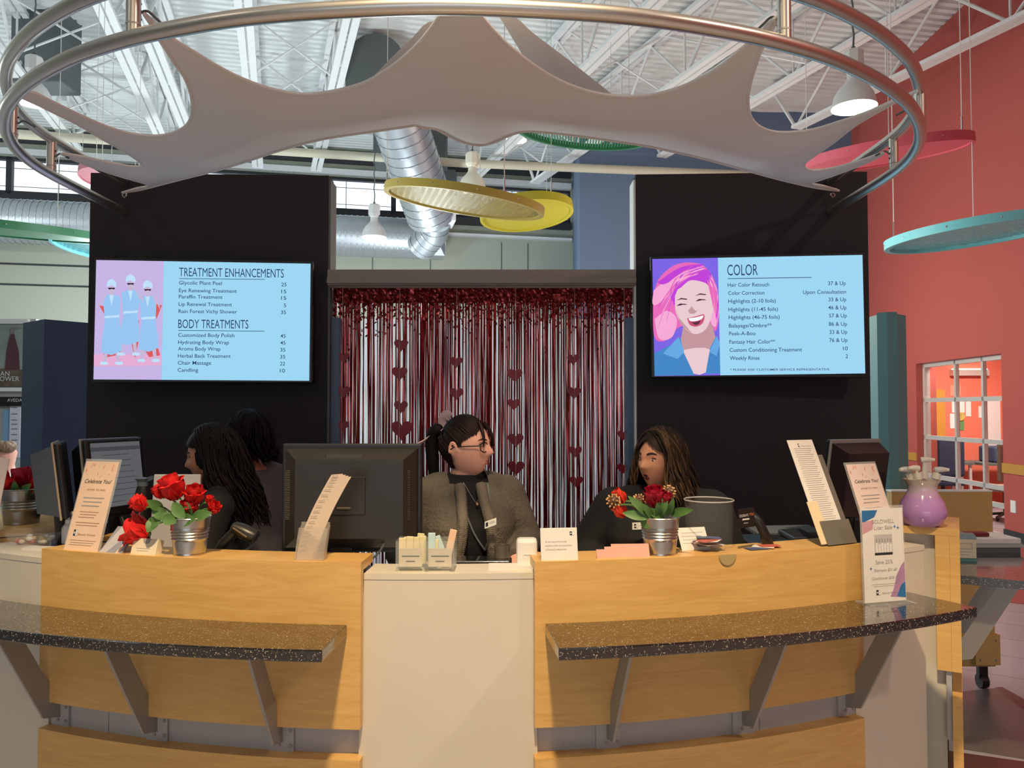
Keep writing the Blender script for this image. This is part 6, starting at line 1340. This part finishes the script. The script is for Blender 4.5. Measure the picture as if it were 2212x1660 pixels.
# --- young woman with long black hair
w3 = Person('young woman with long black wavy hair and black top, in profile at the left', (468, 982), 3.22, -70, -84, 10, SKIN3, 1.0,
  [((.185, .005, 1.275), (.24, -.06, 1.05), (.16, -.25, 1.06), (-.2, -1, -.1), (0, 0, 1), -1), ((-.185, .005, 1.275), (-.24, -.08, 1.05), (-.10, -.27, 1.06), (.1, -1, -.1), (0, 0, 1), 1)])
w3.brows(BRW, .0024); w3.lips(LIPM); w3.top('top', BL, .014, zhi=1.34)
w3.cap(HB, .012, lambda x, y, z: not (y < -.22 and z < .62 - .35 * abs(x) and abs(x) < .88), zmin=-.6)
w3.strands(HB, 460, .29, .0042, 2.0, 8, [(-92, 92), (60, 98), (-98, -60)], mats=[HB, HB, HRD], flare=.75, out=.026)
# --- person in a grey shirt, turned away
w4 = Person('person in a grey shirt with dark reddish hair, turned away behind the young woman', (537, 948), 3.70, -128, -112, -8, SKIN3, 1.05,
  [((.185, .005, 1.275), (.23, .0, 1.04), (.20, -.06, .84), (0, -.3, -1), (0, 1, 0), -1), ((-.185, .005, 1.275), (-.23, .0, 1.04), (-.20, -.06, .84), (0, -.3, -1), (0, 1, 0), 1)])
w4.brows(BRW); w4.lips(LIPM); w4.top('shirt', mat('shirt_grey', (.12, .11, .12), .85, bump=.3, scale=80), .018, zhi=1.34)
w4.cap(HRD, .018, lambda x, y, z: not (y < -.25 and z < .5 - .25 * abs(x) and abs(x) < .85), zmin=-.6)
w4.strands(HRD, 360, .075, .0045, .7, 12, [(-100, 100), (60, 112), (-112, -60)], mats=[HRD, HRD, HB], flare=.25, out=.030, amp=.016)
# hair-tie thread between chair backs stays out of view; stools are hidden behind the desk
# ================================================================== left background: retail display
DX = 7.6
def dsp(px, py): return at(px, py, DX)
t = thing('poster_display', 'retail display with a photo poster and a brand header at the far left', 'display', (dsp(0, 900).x, DX, 0))
def pan(name, x0, y0, x1, y1, m, dep=.02, off=0, par=None):
    a, b3 = dsp(x0, y0), dsp(x1, y1); return obj(name, G().box(((a.x + b3.x) / 2, DX - off, (a.z + b3.z) / 2), (abs(a.x - b3.x), dep, abs(a.z - b3.z))), m, par or t)
pan('back_panel', -160, 690, 70, 1233, mat('display_grey', (.45, .47, .44), .6), .05)
po = pan('poster', -150, 704, 66, 836, mat('poster_mist', (.26, .32, .31), .5, var=.35, scale=6), .02, .04)
obj('figure', G().prism([dsp(x, y) - Vector((0, .055, 0)) for x, y in ((28, 732), (31, 722), (38, 722), (40, 732), (48, 760), (50, 800), (18, 800), (22, 760))], (0, .004, 0)), mat('poster_robe', (.10, .04, .05), .6), po)
obj('figure_head', G().prism([dsp(34 + 5 * math.cos(a), 717 + 7 * math.sin(a)) - Vector((0, .055, 0)) for a in [k * math.pi / 6 for k in range(12)]], (0, .004, 0)), mat('poster_skin', (.25, .2, .2), .6), po)
obj('rocks', G().prism([dsp(x, y) - Vector((0, .053, 0)) for x, y in ((-150, 800), (20, 797), (60, 800), (66, 803), (66, 836), (-150, 836))], (0, .002, 0)), mat('poster_rock', (.13, .10, .075), .7, var=.7, scale=25), po)
POW = mat('poster_white', (.7, .72, .70), .6)
def ptx(s, px, py, cap, par, m=POW, al='LEFT'): return obj('lettering', text_g(s, cap * DX / F / .7, frame(dsp(px, py) - Vector((0, .062, 0)), (1, 0, 0), (0, 0, 1)), 1, al), m, par)
ptx('HAN', 30, 813, 10, po, al='RIGHT'); ptx('POWER', 50, 824, 10, po, al='RIGHT'); ptx('AVEDA', 34, 713, 5, po, mat('poster_grey', (.2, .22, .2), .6))
pan('frame_rail', -155, 691, 68, 701, TRUSS, .06, .03); pan('frame_rail', -155, 838, 68, 846, TRUSS, .06, .03)
hd = pan('header_sign', -160, 858, 72, 878, BLK, .05, .05)
obj('lettering', text_g('AVEDA', 7.0 * DX / F / .7, frame(dsp(27, 868.5) - Vector((0, .08, 0)), (1, 0, 0), (0, 0, 1))), POW, hd)
mi = pan('mirror', -150, 882, 70, 1150, mat('mirror_grey', (.52, .60, .62), .25, .3), .02, .03)
pan('blue_strip', 15, 886, 30, 955, mat('strip_blue', (.20, .36, .55), .5), .01, .05, mi)
sh = pan('list_sheet', 31, 873, 51, 988, mat('sheet_pale', (.62, .66, .74), .6), .01, .06, mi)
for y in (880, 894, 907, 916, 926, 938, 950, 959): pan('print_line', 34, y, 47, y + 1.2, MIDG, .004, .068, sh)
# seated person far left (only the head and shoulder show)
t = thing('person', 'distant person with a blond bun at the left edge', 'person', (at(10, 980, 6.6).x, 6.6, 0))
hc = at(14, 984, 6.6)
g = G().loft([[Vector((hc.x + rx * math.cos(a), 6.6 + ry * math.sin(a), z)) for a in [2 * math.pi * k / 14 for k in range(14)]] for z, rx, ry in ((.0, .12, .1), (.45, .16, .13), (.85, .17, .12), (hc.z - .2, .18, .11), (hc.z - .12, .07, .07), (hc.z - .08, .06, .07), (hc.z + .02, .075, .095), (hc.z + .09, .05, .06), (hc.z + .11, .01, .01))]); obj('body', g, SKIN1, t, smooth=True)
g = G(); hr = random.Random(3)
for k in range(16): a = k * .4; g.ball((hc.x + .05 * math.cos(a), 6.56 + .05 * math.sin(a), hc.z + .06 + .03 * hr.random()), (.05, .05, .045), 8, 6)
obj('hair', g, mat('hair_blond', (.22, .14, .08), .6, var=.5, scale=60), t, smooth=True)
obj('shirt', G().loft([[Vector((hc.x + rx * math.cos(a), 6.6 + ry * math.sin(a), z)) for a in [2 * math.pi * k / 14 for k in range(14)]] for z, rx, ry in ((.5, .18, .15), (.85, .19, .14), (hc.z - .19, .2, .13), (hc.z - .13, .08, .08))]), WHP, t, smooth=True)
# rolling cabinet behind the wing
cy = 4.45; a, b3 = at(1926, 1063, cy), at(2143, 1063, cy)
t = thing('rolling_screen', 'tan rolling board on casters behind the desk wing', 'screen', ((a.x + b3.x) / 2, cy + .03, 0))
TAN = mat('cabinet_tan', srgb(196, 160, 98), .5)
obj('board', G().box(((a.x + b3.x) / 2, cy + .03, (a.z + .13) / 2), (b3.x - a.x, .06, a.z - .13)), TAN, t); obj('top_edge', G().box(((a.x + b3.x) / 2, cy + .03, a.z + .004), (b3.x - a.x + .006, .064, .008)), TRUSS, t)
bk = obj('corner_block', G().box((b3.x - .065, cy - .02, .235), (.14, .038, .17)), TAN, t)
for dx in (-.045, .045):
    for dz in (-.055, .055): obj('bolt', G().ball((b3.x - .065 + dx, cy - .042, .235 + dz), .006, 6, 4), ALU, bk)
for x in (b3.x - .06, a.x + .06):
    for y in (cy + .03,):
        cs = obj('caster', G().tube([(x - .02, y, .04), (x + .02, y, .04)], .04, 14), BLK, t); obj('fork', G().box((x, y, .09), (.05, .03, .07)), BLK, cs)
